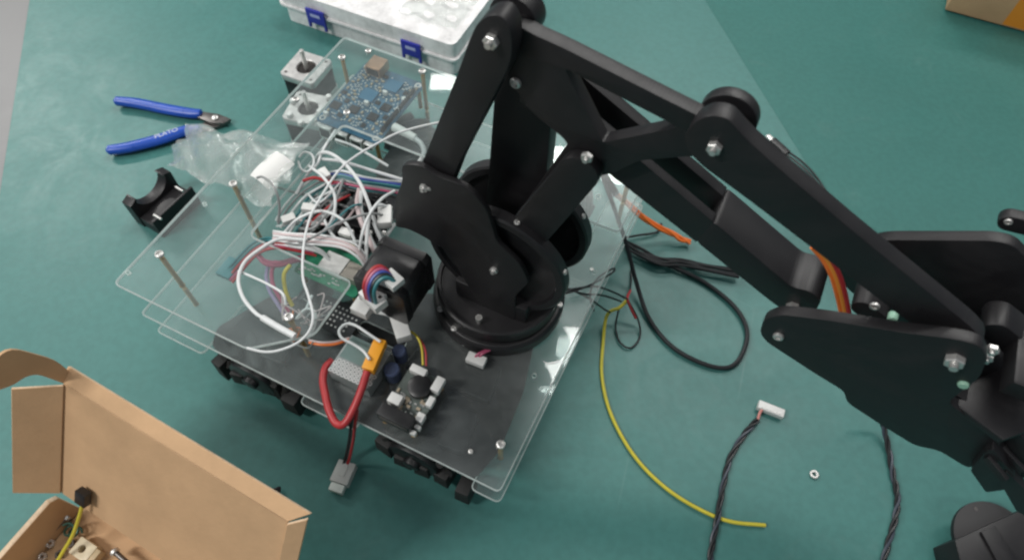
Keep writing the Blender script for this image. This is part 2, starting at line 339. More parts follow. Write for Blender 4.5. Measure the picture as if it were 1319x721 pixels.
# ------------------------------------------------------------------ robot chassis
ch = thing('robot_chassis', W(PLW / 2, PLD / 2, 0), 'wheeled robot chassis of stacked clear acrylic plates on brass standoffs', 'robot chassis')
TH = .3
def inset(poly, d):
    out = []; m_ = len(poly); ar = sum(poly[i - 1][0] * poly[i][1] - poly[i][0] * poly[i - 1][1] for i in range(m_)); sg = 1 if ar > 0 else -1
    for i in range(m_):
        a_, p_, c_ = Vector(poly[i - 1]), Vector(poly[i]), Vector(poly[(i + 1) % m_]); t_ = ((p_ - a_).normalized() + (c_ - p_).normalized()).normalized(); out.append((p_.x - t_.y * d * sg, p_.y + t_.x * d * sg))
    return out
def plate(poly, ztop, holes=()):
    s = CH(); c = .07; poly = [p for i, p in enumerate(poly) if (Vector(p) - Vector(poly[i - 1])).length > .01]; ins = inset(poly, c); n = len(poly); loops = [ins] + [list(h) for h in holes]; flat = [p for l in loops for p in l]; N = len(flat)
    tris = [tuple(t) for t in tessellate_polygon([[Vector((p[0], p[1], 0)) for p in l] for l in loops])]
    s.add([(p[0], p[1], ztop) for p in flat], tris, 0); s.add([(p[0], p[1], ztop - TH) for p in flat], [t[::-1] for t in tris], 0)
    b0 = len(s.v)
    for z_, pl_ in ((ztop, ins), (ztop - c, poly), (ztop - TH + c, poly), (ztop - TH, ins)): s.v += [s.P((p[0], p[1], z_)) for p in pl_]
    for k in range(3):
        for i in range(n): s.f.append((b0 + k * n + i, b0 + k * n + (i + 1) % n, b0 + (k + 1) * n + (i + 1) % n, b0 + (k + 1) * n + i)); s.mi.append(1)
    for h in holes:
        m_ = len(h); b1 = len(s.v)
        for z_ in (ztop, ztop - TH): s.v += [s.P((p[0], p[1], z_)) for p in h]
        for i in range(m_): s.f.append((b1 + i, b1 + (i + 1) % m_, b1 + m_ + (i + 1) % m_, b1 + m_ + i)); s.mi.append(1)
    return s.build('acrylic_plate', [M_ACRYL, M_EDGE], ch)
polyA = rounded([(0, 0), (12.2, 0), (15.8, 3.0), (15.8, 8.1), (6.3, 8.1), (6.3, 21.3), (PLW, 21.3), (PLW, PLD), (0, PLD)], .55, 4)
holesA = [disc2((.32, 1.25), .17, 10), disc2((1.2, 9.0), .17, 10), disc2((29.3, 24.0), .2, 10), disc2((27.2, 24.6), .17, 10)]
pa = plate(polyA, ZA, holesA)
polyB = rounded([(0, 0), (PLW, 0), (PLW, PLD), (0, PLD)], .45, 4)
pb = plate(polyB, ZB, [rounded([(16.2, 6.4), (20.4, 6.4), (20.4, 7.5), (16.2, 7.5)], .5, 4), disc2((31.2, 20.0), .17, 10), disc2((30.6, 9.2), .17, 10)])
polyC = rounded([(0, 0), (4.9, 0), (4.9, 5.4), (14.4, 5.4), (14.4, 0), (19.6, 0), (19.6, 5.4), (29.7, 5.4), (29.7, 0), (PLW, 0), (PLW, PLD), (28.9, PLD), (28.9, 25.8), (20.4, 25.8), (20.4, PLD), (13.4, PLD), (13.4, 25.8), (3.9, 25.8), (3.9, PLD), (0, PLD)], .5, 4)
pc = plate(polyC, ZC)
def _so(h):
    def f():
        b = MB(); b.cyl((0, 0, 0), (0, 0, h), .21, n=6); b.cyl((0, 0, h * .02), (0, 0, h * .06), .25, n=6); return b.build('standoff', M_BRASS, origin=(0, 0, 0), bevel=.03, seg=1)
    return f
hAB, hBC = ZA - TH - ZB, ZB - TH - ZC
for u, v, up in [(1.44, 3.52, 1), (2.1, 11.6, 1), (1.6, 28.4, 1), (PLW - 1.45, 3.1, 0), (PLW - 1.5, 28.2, 1), (13.4, 3.4, 1), (9.2, 30.2, 1)]:
    inst('so_bc', _so(hBC), 'standoff', ch, W(u, v, ZC))
    if up: inst('so_ab', _so(hAB), 'standoff', ch, W(u, v, ZB)); screw(ch, W(u, v, ZA), sc=1.15)
    else: screw(ch, W(u, v, ZB), sc=1.15)
for u, v in [(3.3, 30.3), (5.9, 22.6), (1.0, 21.9)]: screw(ch, W(u, v, ZA), sc=1.0)
for u, v in [(29.0, 1.7), (30.9, 20.1)]: screw(ch, W(u, v, ZB), sc=.6)
# mecanum wheels with their gear motors
def roller():
    b = MB(); pr = [(.0, -1.75), (.34, -1.75), (.58, -.9), (.66, 0), (.58, .9), (.34, 1.75), (.0, 1.75)]
    b.lathe((0, 0, 0), (0, 0, 1), pr, 10); return b.build('roller', M_RUBBER, origin=(0, 0, 0))
RW = 3.35
def wheel(u, v, sgn):
    s = UP(); s.prism(disc2((u, RW), 2.15), v - 1.6, v + 1.6)
    s.cyl((u, RW, v - 2.0), (u, RW, v + 2.0), .7, n=12)
    hub = s.build('wheel', M_BLACK2, ch, bevel=.12)
    for k in range(9):
        t_ = 2 * math.pi * k / 9 + .2; c = (u + 2.62 * math.cos(t_), RW + 2.62 * math.sin(t_))
        tang = (-math.sin(t_), math.cos(t_)); d = E2 * .707 + (E1 * tang[0] + K * tang[1]) * (.707 * sgn)
        inst('roller', roller, 'roller', hub, W(c[0], v, c[1]), d)
    return hub
def gearmotor(u, v, dirn):
    s = CH(); s.box((u, v + dirn * 1.6, RW), (2.6, 3.2, 2.5)); s.cyl((u, v + dirn * 3.1, RW), (u, v + dirn * 6.4, RW), 1.22, n=20); s.cyl((u, v + dirn * 6.4, RW), (u, v + dirn * 6.8, RW), .5, n=12)
    return s.build('gear_motor', M_BLACK2, ch, bevel=.1)
for u, v, sg in [(9.6, 1.6, 1), (24.7, 1.6, -1), (8.6, 28.4, -1), (24.7, 28.4, 1)]:
    wheel(u, v, sg); gearmotor(u, v + (2.2 if v < 10 else -2.2), 1 if v < 10 else -1)
# battery tray and dark motor guards slung under the middle plate
tr = rounded([(5.2, 2.2), (5.9, .55), (13.6, .5), (29.9, .5), (30.6, 3.2), (30.2, 8.2), (29.0, 13.2), (20.5, 13.4), (15.5, 11.0), (12.4, 8.2), (7.4, 6.8)], .5, 4)
M_DULL = mat('dull_black_sheet', (.006, .006, .0065), .45, spec=.3, var=.3, vscale=30)
s = CH(); s.prism(tr, 4.95, 5.35); s.build('undertray', M_DULL, ch, bevel=.12)
for u0, u1, v0, v1, h in [(6.6, 12.4, 1.2, 4.6, .9), (20.8, 28.4, 5.6, 9.2, .8), (26.2, 28.6, 1.2, 4.8, 1.1), (14.6, 17.4, 3.2, 7.4, .5)]:
    s = CH(); s.prism(rounded([(u0, v0), (u1, v0 + .3), (u1 - .5, v1), (u0 + .4, v1 - .2)], .5, 4), 5.352, 5.35 + h); s.build('battery_cover', M_DULL, ch, bevel=.2, seg=3)

rt = random.Random(4)
for u0_ in (6.2, 22.0):
    for k_ in range(5):
        q_ = ROT + rt.uniform(-.35, .35); P = W(u0_ + k_ * 1.75 + rt.uniform(-.15, .15), .55 + rt.uniform(-.3, .35), 2.3 + rt.uniform(-.4, .9))
        s = MB(P, Vector((math.cos(q_), math.sin(q_), 0)), Vector((-math.sin(q_), math.cos(q_), 0)), K); s.box((0, 0, 0), (rt.uniform(1.2, 1.65), rt.uniform(1.3, 1.8), rt.uniform(1.6, 2.6)), top=(.85, .9)); s.build('tread_block', M_RUBBER, ch, bevel=.12, seg=2)

# ------------------------------------------------------------------ robot arm (upright links, parallel to one plane)
AX, AZ = 25.75, 15.4
arm = thing('articulated_robot', W(25.2, 14.3, ZB), 'black printed robot arm with parallel links reaching out to the right', 'robot arm')
base = CH(); base.lathe((25.1, 14.2, ZB + .003), (0, 0, 1), [(0, 0), (5.35, 0), (5.35, .9), (5.1, 1.25), (0, 1.25)], 48)
base.build('base_flange', M_BLACK, arm, bevel=.08)
tt = CH(); tt.lathe((25.1, 14.2, ZB + 1.26), (0, 0, 1), [(0, 0), (4.75, 0), (4.95, .3), (4.95, 1.5), (4.8, 1.62), (4.62, 1.62), (4.55, 1.3), (0, 1.3)], 48)
tt.build('turntable', M_BLACK, arm)
for x, y in [(580, 427), (712, 390), (548, 404)]:
    q = uv(at(x, y, ZB + 1.3)); dd = Vector((q[0] - 25.1, q[1] - 14.2)).normalized() * 5.0
    screw(arm, W(25.1 + dd.x, 14.2 + dd.y, ZB + 1.2), sc=.9)
s = CH(); s.prism([(22.6, 11.6), (28.6, 11.6), (28.6, 17.4), (22.6, 17.4)], ZB + 2.6, 11.6); s.build('shoulder_block', M_BLACK, arm, bevel=.2)
def geardisc(v0, v1, name):
    g = UP(); w = v1 - v0
    g.lathe((AX, AZ, v0), (0, 0, 1), [(0, .42), (4.35, .42), (4.6, .3), (4.7, 0), (5.2, 0), (5.35, .12), (5.35, w - .12), (5.2, w), (0, w)], 64)
    return g.build(name, M_BLACK, arm)
geardisc(12.05, 13.0, 'gear_disc'); geardisc(16.1, 17.1, 'gear_disc')
for a_ in (20, 75): 
    screw(arm, W(AX + 5.3 * math.cos(R(a_)), 12.5, AZ + 5.3 * math.sin(R(a_))), E1 * math.cos(R(a_)) + K * math.sin(R(a_)), .7)
    screw(arm, W(AX + 5.3 * math.cos(R(a_ + 12)), 16.6, AZ + 5.3 * math.sin(R(a_ + 12))), E1 * math.cos(R(a_ + 12)) + K * math.sin(R(a_ + 12)), .7)
lobe = L(11.55, (517, 212), (518, 233), (509, 256), (509, 293), (523, 294), (542, 303), (578, 325), (596, 357), (619, 395), (646, 416), (664, 412), (663, 382), (681, 364), (670, 341), (640, 313), (627, 271), (609, 249), (593, 238), (563, 228), (541, 213))
s = UP(); s.prism(rounded(lobe, .5, 3), 11.55, 11.98); s.build('crank_plate', M_BLACK, arm, bevel=.08)
for x, y in [(547, 241), (637, 347)]:
    u_, z_ = atv(x, y, 11.55); nut(arm, W(u_, 11.55, z_), -E2, .95)
u_, z_ = atv(553, 243, 11.55); screw(arm, W(u_, 11.54, z_), -E2, .5)
# vertical bolt standing at the turntable's front
inst('bolt', lambda: (lambda b: (b.cyl((0, 0, 0), (0, 0, .9), .16, n=10), b.lathe((0, 0, .55), (0, 0, 1), [(.1, 0), (.27, 0), (.27, .35), (.1, .35)], 6), b.build('bolt', M_STEEL, origin=(0, 0, 0)))[-1])(MB()), 'bolt', arm, W(*uv(at(617, 415, 9.6))[:2], 9.5))
def stepper_parts(parent, O, X, Y, Z, ln, names, conn=True, sub=None):
    """square motor of side 4.2; Z is its shaft axis, O the middle of its flange face"""
    def fr(): return MB(O, X, Y, Z)
    def sq(h, c): return [(-h + c, -h), (h - c, -h), (h, -h + c), (h, h - c), (h - c, h), (-h + c, h), (-h, h - c), (-h, -h + c)]
    b = fr(); b.prism(sq(2.1, .45), -ln + .75, -.8); body = b.build('motor_body', M_BLACK2, parent, bevel=.04, seg=1)
    b = fr(); b.prism(sq(2.1, .3), -.798, -.0, [disc2((0, 0), 1.05, 24)]); fl = b.build('front_flange', M_ALU if names == 'silver' else M_BLACK, parent, bevel=.05, seg=1)
    b = fr(); b.prism(sq(2.1, .3), -ln, -ln + .748); b.build('rear_cover', M_ALU if names == 'silver' else M_BLACK2, parent, bevel=.05, seg=1)
    b = fr(); b.lathe((0, 0, -.62), (0, 0, 1), [(0, 0), (1.04, 0), (1.04, .3), (.3, .3), (0, .3)], 24); b.build('bearing_seat', mat('recess_shade_steel', (.05, .045, .042), .4, .6), parent)  # seat coloured dark, standing in for shade in the shaft recess
    b = fr(); b.cyl((0, 0, -.3), (0, 0, 2.2), .25, n=14); b.build('shaft', M_STEEL, parent, bevel=.04, seg=1)
    for i in (-1, 1):
        for j in (-1, 1):
            b = fr(); b.lathe((i * 1.55, j * 1.55, .002), (0, 0, 1), [(0, 0), (.17, 0), (.17, .012), (0, .012)], 10); b.build('screw_hole', M_DARKSTEEL, parent)
    if conn:
        b = fr(); b.box((0, 2.35, -ln + 1.1), (1.6, .6, .7)); b.build('socket', M_WHITE, parent, bevel=.05, seg=1)
# driving stepper bolted to the crank plate's side, its back towards the viewer
UO = W(18.75, 11.53, 11.9)
b = MB(UO, E1, K, E2); 
def sqr(h, c): return [(-h + c, -h), (h - c, -h), (h, -h + c), (h, h - c), (h - c, h), (-h + c, h), (-h, h - c), (-h, -h + c)]
b.prism(sqr(2.1, .35), -.8, -.0); mo = b.build('drive_motor', M_BLACK2, arm, bevel=.06)
b = MB(UO, E1, K, E2); b.prism(sqr(2.08, .5), -3.3, -.802); b.build('motor_body', M_BLACK2, mo, bevel=.04, seg=1)
b = MB(UO, E1, K, E2); b.prism(sqr(2.1, .35), -4.1, -3.302); b.build('rear_cover', M_BLACK2, mo, bevel=.06)
b = MB(UO, E1, K, E2); b.box((.0, 2.4, -3.5), (1.7, .62, .8)); b.build('socket', M_WHITE, mo, bevel=.06)
screw(arm, W(17.0, 11.5, 14.4), -E2, .7)
# push rod from the crank up to the elbow
ra, rb = atv(551, 236, 12.1), atv(634, 52, 12.1)
rodp = L(12.1, (543, 211), (589, 95), (604, 52), (613, 32), (628, 20), (646, 20), (658, 38), (660, 70), (654, 90), (590, 214), (572, 262), (545, 262), (533, 240))
s = UP(); s.prism(rounded(rodp, .45, 4), 12.1, 13.3); s.build('push_rod', M_BLACK, arm, bevel=.1)
nut(arm, W(rb[0], 12.1, rb[1]), -E2, 1.25)
# lower arm behind it
s = UP(); s.prism(capsule((AX, AZ), (26.2, 31.0), 2.2, 1.7), 14.85, 16.05); s.build('lower_arm', M_BLACK, arm, bevel=.1)
s = UP(); s.cyl((AX, AZ, 13.0), (AX, AZ, 16.1), 1.3, n=28); s.build('shoulder_axle', M_BLACK, arm)
# triangular link
VT = 13.36
tri = L(VT, (660, 28), (683, 43), (727, 63), (846, 123), (900, 150), (930, 162), (947, 186), (937, 210), (893, 201), (823, 207), (788, 224), (760, 229), (738, 208), (729, 181), (690, 148), (655, 105), (648, 60))
hole = L(VT, (727, 88), (873, 164), (776, 184))
s = UP(); s.prism(rounded(tri, .45, 3), VT, VT + .85, [rounded(hole, .25, 3)]); s.build('triangular_link', M_BLACK, arm, bevel=.07)
for x, y in [(757, 201), ]:
    q = atv(x, y, VT - .75); nut(arm, W(q[0], VT - .75, q[1]), -E2, 1.05)
q = atv(665, 106, VT); screw(arm, W(q[0], VT, q[1]), -E2, 1.05)
tb, tf = atv(757, 203, VT), atv(921, 189, VT); te = atv(650, 40, VT)
s = UP(); s.cyl((te[0], te[1], VT + .85), (te[0], te[1], 15.4), 1.3, n=28); s.build('elbow_boss', M_BLACK, arm, bevel=.08)
# stay from the triangular link down to the shoulder
s = UP(); s.prism(capsule(tb, atv(700, 270, VT + .9), 1.25, 1.2), VT + .87, VT + 1.6); s.build('stay_rod', M_BLACK, arm, bevel=.08)
s = UP(); s.prism(capsule(atv(752, 212, VT), atv(690, 285, VT), 1.15, 1.3), VT - .75, VT - .02); s.build('stay_rod', M_BLACK, arm, bevel=.08)
# forearm: two rails with a slot, solid at the outer end
VF = 14.25; VG = 17.0
fore = L(VF, (668, 112), (680, 92), (700, 104), (823, 206), (1020, 370), (1046, 376), (1058, 388), (1050, 402), (1024, 409), (996, 391), (782, 222), (690, 150), (670, 134))
rail = L(VF, (668, 112), (680, 92), (700, 104), (823, 206), (919, 286), (897, 312), (782, 222), (690, 150), (670, 134))
fs = L(VF, (918, 285), (1020, 370), (1046, 376), (1058, 388), (1050, 402), (1024, 409), (996, 391), (896, 311))
s = UP(); s.prism(rounded(fs, .4, 4), VF, VG); fa = s.build('forearm', M_BLACK, arm, bevel=.07)
for v0_, v1_ in ((VF + .003, VF + .62), (VG - .75, VG - .003)):
    s = UP(); s.prism(rounded(rail, .12, 3), v0_, v1_); s.build('rail', M_BLACK, fa, bevel=.05)
wu, wz = atv(1022, 394, VF); nut(arm, W(wu, VF, wz), -E2, 1.3)
# front link
VL = 12.3
h0 = atv(921, 189, VL)
fl = L(VL, (880, 178), (893, 158), (913, 148), (937, 152), (960, 186 - 8), (1000, 214), (1097, 300 - 4), (1251, 421), (1268, 440), (1262, 462), (1235, 466), (1140, 392), (1047, 321), (960, 255), (905, 215), (887, 197))
s = UP(); s.prism(rounded(fl, .5, 4), VL, VL + 1.0); s.build('front_link', M_BLACK, arm, bevel=.09)
nut(arm, W(h0[0], VL, h0[1]), -E2, 1.15)
s = UP(); s.cyl((h0[0], h0[1], VT + .853), (h0[0], h0[1], 14.9), 1.4, n=32); s.build('joint_boss', M_BLACK, arm, bevel=.1)
# wrist bracket: two cheeks
VB = 11.2
brk = L(VB, (984, 412), (978, 428), (986, 440), (1049, 481), (1087, 504), (1090, 518), (1131, 545), (1178, 574), (1209, 580), (1248, 604), (1292, 572), (1221, 518), (1262, 487), (1272, 462), (1262, 444), (1226, 436), (1160, 428), (1064, 412), (1005, 405))
s = UP(); s.prism(rounded(brk, .45, 3), VB, VB + .7); s.build('wrist_cheek', M_BLACK, arm, bevel=.08)
back = L(18.2, (1050, 330), (1140, 309), (1280, 310), (1306, 316), (1330, 340), (1340, 420), (1290, 470), (1200, 440), (1100, 380))
s = UP(); s.prism(rounded(back, .5, 3), 18.2, 18.95); s.build('wrist_cheek', M_BLACK, arm, bevel=.08)
for (x, y), c_ in (((1003, 432), 1.0), ((1230, 462), 1.5)):
    q = atv(x, y, VB); (screw if c_ < 1.2 else nut)(arm, W(q[0], VB, q[1]), -E2, c_)
for x, y in ((1271, 458), (1278, 448)):
    q = atv(x, y, VL); nut(arm, W(q[0], VL, q[1]), -E2, 1.0)
q = atv(1127, 393, 14.0); screw(arm, W(q[0], 14.0, q[1]), -E2, .9)
s = UP(); q = atv(1127, 398, 14.02); s.prism(capsule((q[0] - .5, q[1] - .4), (q[0] + .4, q[1] - .8), .6, .6), 14.02, 18.2); s.build('cross_member', M_BLACK, arm, bevel=.1)
# gripper body and jaws
gb = L(VB, (1221, 518), (1300, 566), (1345, 600), (1352, 625), (1290, 634), (1248, 604), (1180, 575), (1150, 545))
s = UP(); s.prism(rounded(gb, .25, 3), VB + .72, 17.6); gbo = s.build('gripper_body', M_BLACK, arm, bevel=.12)
for ps in ([(1268, 583), (1279, 578), (1306, 612), (1311, 628), (1270, 634), (1250, 606)], ):
    s = UP(); s.prism(rounded(L(VB - .5, *ps), .2, 3), VB - .5, VB + .68); s.build('gripper_jaw', M_BLACK, arm, bevel=.1)
s = UP(); s.prism(rounded(L(12.4, (1288, 578), (1300, 570), (1330, 600), (1345, 640), (1312, 622)), .2, 3), 10.6, 11.16); s.build('gripper_jaw', M_BLACK, arm, bevel=.1)
s = UP(); q = atv(1318, 505, 12.6); s.box((q[0] + .4, q[1] + .1, 14.2), (2.6, 1.3, 3.6)); s.build('servo_mount', M_BLACK, arm, bevel=.18)
q = atv(1290, 412, 16.2); s = UP(); s.prism(capsule((q[0] - .2, q[1]), (q[0] + 2.6, q[1] - 1.3), .75, .75), 15.2, 16.9); s.build('servo_horn', M_BLACK, arm, bevel=.15)
s = UP(); s.prism(capsule(atv(1300, 289, 20.2), atv(1345, 300, 20.2), .55, .55), 20.2, 20.9); tb_ = s.build('tendon_tab', M_BLACK, arm, bevel=.1)
screw(tb_, W(*[atv(1299, 285, 20.2)[0]], 20.2, atv(1299, 285, 20.2)[1]), -E2, .7)
s = UP(); q = atv(1345, 300, 20.2); s.cyl((q[0], q[1], 18.9), (q[0], q[1], 20.25), .3, n=12); s.build('pivot_pin', M_BLACK, arm)

s = MB(); s.prism([(at(x, y, 21.6).x, at(x, y, 21.6).y) for x, y in ((1222, 514), (1262, 486), (1322, 462), (1350, 545), (1293, 567))], 21.1, 21.6); s.build('light_catch_plate', M_BLACK, arm, bevel=.15)  # flat plate added over the gripper body so its top catches light
for (x0, y0), (x1, y1) in (((1274, 586), (1299, 617)), ((1293, 574), (1322, 605))):
    s = MB(); a_, b_ = at(x0, y0, 19.4), at(x1, y1, 19.0); d_ = (b_ - a_); s = MB(a_, d_.normalized(), K.cross(d_).normalized(), K); s.box((d_.length / 2, 0, -.25), (d_.length, .3, .5)); s.build('finger_ridge', M_BLACK, gbo, bevel=.06)
M_MINT = mat('mint_mat_glimpse', (.32, .55, .42), .4)  # mint studs added to stand in for mat seen through the joint gaps
for x, y, v_ in ((1241, 494, VB), (1150, 409, 13.4)):
    q = atv(x, y, v_); s = UP(); s.cyl((q[0], q[1], v_ - .18), (q[0], q[1], v_ + .3), .28, n=7); s.build('spacer_or_mat_glimpse', M_MINT, arm, bevel=.05, seg=1)
# black half-round part lying on the mat under the gripper
hp = thing('printed_bracket', at(1265, 690, 0), 'black half-round printed bracket lying on the mat in the bottom right corner', 'bracket')
c_ = at(1283, 698, 2.4); rp = 3.05
s = MB(); s.prism([(c_.x + rp * math.cos(t_), c_.y + rp * math.sin(t_)) for t_ in [R(200 - 10 * i) for i in range(20)]] + [(c_.x + 5.5, c_.y - 1.8), (c_.x - 1.4, c_.y - 2.4)], 1.9, 2.4); s.build('half_disc', M_BLACK, hp, bevel=.08)
s = MB(); s.prism([(at(x, y, 3.1).x, at(x, y, 3.1).y) for x, y in ((1230, 695), (1280, 672), (1335, 648), (1350, 742), (1246, 760))], .02, 3.1); s.build('block', M_BLACK, hp, bevel=.1)
s = MB(); s.prism([(at(x, y, 3.35).x, at(x, y, 3.35).y) for x, y in ((1264, 684), (1282, 676), (1320, 736), (1298, 746))], 3.103, 3.35); s.build('rib', M_BLACK, hp, bevel=.06)
q = at(1257, 655, 2.4); s = MB(); s.lathe((q.x, q.y, 2.401), (0, 0, 1), [(0, 0), (.16, 0), (.16, .03), (0, .03)], 12); s.build('screw_hole', M_DARKSTEEL, hp)

# ------------------------------------------------------------------ loose steppers
st = thing('stepper_motor', at(398, 140, 0), 'silver-topped stepper motor standing on the mat beside the back left plate edge', 'motor')
sx = Vector((math.cos(-.366), math.sin(-.366), 0)); sy = Vector((-sx.y, sx.x, 0))
stepper_parts(st, Vector((-26.025, 57.078, 4.05)) + sx * 2.1 + sy * 2.1, sx, -sy, K, 4.05, 'silver', conn=False)
st2 = thing('stepper_motor', at(398, 180, 0), 'silver-topped stepper motor partly under the clear plate next to the blue board', 'motor')
ax = (E1 * math.cos(.2) + E2 * math.sin(.2)); ay = Vector((-ax.y, ax.x, 0))
stepper_parts(st2, at(397, 139, 4.3), ax, ay, K, 4.28, 'silver', conn=False)
for k_, (x, y) in enumerate([(374, 150), (388, 160), (402, 158), (424, 127), (378, 132), (412, 146)]):
    P = at(x, y, 4.32); s = MB(P); s.lathe((0, 0, 0), (0, 0, 1), [(0, 0), (.34, 0), (.36, .2), (.26, .42), (0, .46)], 9); s.build('screw_spacer', M_WHITE, st2)

# ------------------------------------------------------------------ circuit boards
def comp(key, d, m_, bev=.02):
    def f():
        b = MB(); b.box((0, 0, d[2] / 2), d); return b.build('component', m_, origin=(0, 0, 0), bevel=bev, seg=1)
    return lambda parent, P, spin=0.0, name='component': inst(key, f, name, parent, P, (0, 0, 1), spin)
c_res = comp('res', (.22, .12, .08), M_TIN); c_cap = comp('cap', (.32, .2, .14), mat('tan_ceramic', (.40, .33, .24), .5)); c_chip = comp('chip', (.9, .9, .14), M_BLACK2)
c_chip2 = comp('chip2', (.5, .4, .13), M_BLACK2); c_big = comp('big', (1.5, 1.5, .16), mat('blue_chip_label', (.03, .15, .26), .4)); c_white = comp('wht', (.45, .3, .45), M_WHITE); c_pad = comp('pad', (.16, .16, .05), M_TIN)
c_hdr = comp('hdr', (.24, .24, .85), M_BLACK2)
def ring(parent, P, r=.32):
    def f():
        b = MB(); b.lathe((0, 0, 0), (0, 0, 1), [(.17, 0), (.33, 0), (.33, .03), (.17, .03)], 16); return b.build('ring', M_TIN, origin=(0, 0, 0))
    return inst('ring', f, 'mounting_hole', parent, P, sc=r / .33)
def board(name, label, u0, u1, v0, v1, z, m_, th=.16):
    B = thing(name, W((u0 + u1) / 2, (v0 + v1) / 2, z), label, 'circuit board')
    s = CH(); s.prism(rounded([(u0, v0), (u1, v0), (u1, v1), (u0, v1)], .25, 3), z, z + th); s.build('board', m_, B, bevel=.015, seg=1); return B
ZP = 9.7
bb = board('circuit_board', 'large blue circuit board dotted with parts under the rear clear plate', 2.5, 9.1, 22.0, 30.6, ZP, M_PCBB)
zt = ZP + .162
for u, v in [(2.95, 22.5), (8.6, 22.5), (2.95, 30.1), (8.6, 30.1)]:
    ring(bb, W(u, v, zt)); inst('so_pcb', _so(ZP - ZB - .01), 'standoff', bb, W(u, v, ZB + .003))
occ = []
def place(u, v, r):
    if any((u - a) ** 2 + (v - b_) ** 2 < (r + c) ** 2 for a, b_, c in occ): return False
    occ.append((u, v, r)); return True
for u, v in [(5.2, 26.8), (6.6, 28.9)]: occ.append((u, v, .9)); c_big(bb, W(u, v, zt), ROT)
for fn, n_, r_ in ((c_chip, 4, .65), (c_chip2, 9, .36), (c_white, 5, .3), (c_cap, 34, .2), (c_res, 110, .13), (c_pad, 80, .09)):
    k = 0
    for _ in range(600):
        u, v = random.uniform(2.8, 8.8), random.uniform(22.9, 29.9)
        if place(u, v, r_):
            fn(bb, W(u, v, zt), ROT + random.choice((0, math.pi / 2))); k += 1
            if k == n_: break
def port(parent, u0, u1, v0, v1, z0, z1, name='port'):
    s = CH(); s.box(((u0 + u1) / 2, (v0 + v1) / 2, (z0 + z1) / 2), (u1 - u0, v1 - v0, z1 - z0)); p_ = s.build(name, M_ALU, parent, bevel=.05, seg=1)
    s = CH(); s.box(((u0 + u1) / 2, v0 - .004, (z0 + z1) / 2), ((u1 - u0) * .8, .02, (z1 - z0) * .7)); s.build('opening', M_BLACK2, p_); return p_
for u0, u1, h in [(2.9, 4.3, 1.5), (4.6, 6.0, 1.5), (6.3, 7.6, 1.2), (7.8, 8.7, .6)]: port(bb, u0, u1, 21.6, 23.3, ZP - h - .004, ZP - .004)
port(bb, 3.4, 5.0, 29.2, 30.9, zt + .002, zt + 1.05, 'copper_port').data.materials[0] = mat('copper_shield', (.55, .33, .22), .4, .7)
s = CH()
for i in range(20): s.box((8.72 + .0, 23.4 + i * .3, zt + .25), (.22, .2, .5))
s.build('pin_header', M_BLACK2, bb, bevel=.02, seg=1)

kb = board('circuit_board', 'black motor driver board packed with headers under the wire tangle', 7.2, 14.0, 11.6, 18.4, ZB + 1.2, M_PCBK)
zk = ZB + 1.2 + .162
for u, v in [(7.6, 12.0), (13.6, 12.0), (7.6, 18.0), (13.6, 18.0)]: inst('so_kb', _so(1.19), 'standoff', kb, W(u, v, ZB + .003))
for j, v in enumerate((12.6, 14.2, 15.8, 17.2)):
    for i in range(3):
        u = 8.4 + i * 1.7
        if (i, j) == (0, 3): continue
        s = CH(); s.box((u, v, zk + .45), (1.3, .9, .9)); dm = s.build('driver_module', M_BLACK2, kb, bevel=.04, seg=1)
        c_chip2(dm, W(u, v, zk + .902), ROT)
        for q in range(4): c_pad(dm, W(u - .45 + q * .3, v + .33, zk + .902), ROT, 'pin')
s = CH(); s.box((12.3, 12.0, zk + .4), (1.5, .5, .8)); yb = s.build('jumper_block', mat('lime_yellow_plastic', (.55, .52, .05), .45), kb, bevel=.04, seg=1)
for q in range(5): c_res(yb, W(11.7 + q * .3, 12.0, zk + .802), ROT, 'pin')
for q in range(7): c_hdr(kb, W(13.4, 13.0 + q * .6, zk), ROT, 'pin')
for q in range(40): c_res(kb, W(random.uniform(7.5, 13.8), random.uniform(11.8, 18.2), zk), ROT)
for u_ in (9.3, 10.7):
    s = CH(); s.box((u_, 14.9, zk + 1.35), (.5, 5.6, .7)); s.build('pin_header', mat('grey_header_plastic', (.16, .165, .17), .5, var=.2, vscale=120), kb, bevel=.05, seg=1)
s = CH(); s.box((12.9, 13.9, zk + .5), (1.0, .5, .3)); s.build('switch', M_WHITE, kb, bevel=.04, seg=1)

gb_ = board('circuit_board', 'small bright green relay board with a metal socket on the middle plate', 9.7, 15.5, 8.0, 11.4, ZB + 1.8, M_PCBG)
zg = ZB + 1.962
for u, v in [(10.1, 8.4), (15.1, 8.4), (10.1, 11.0), (15.1, 11.0)]: inst('so_gb', _so(1.79), 'standoff', gb_, W(u, v, ZB + .003))
s = CH(); s.box((12.6, 9.75, zg + .4), (2.0, 1.6, .8)); s.build('white_relay', M_WHITE, gb_, bevel=.06)
s = CH(); s.box((14.4, 9.7, zg + .42), (1.4, 1.5, .84)); s.build('metal_socket', mat('warm_tin', (.42, .39, .34), .4, .6), gb_, bevel=.08)
for q in range(24): c_res(gb_, W(random.uniform(10.0, 15.2), random.uniform(8.2, 8.8), zg), ROT)
# dark perforated pad with solder points below it
pb_ = board('circuit_board', 'dark prototype board with rows of solder points in front of the green board', 12.6, 16.4, 5.2, 7.9, ZB + .35, M_PCBK)
for i in range(9):
    for j in range(5):
        if random.random() < .8: c_pad(pb_, W(13.0 + i * .38, 5.7 + j * .42, ZB + .512), ROT, 'solder_point')
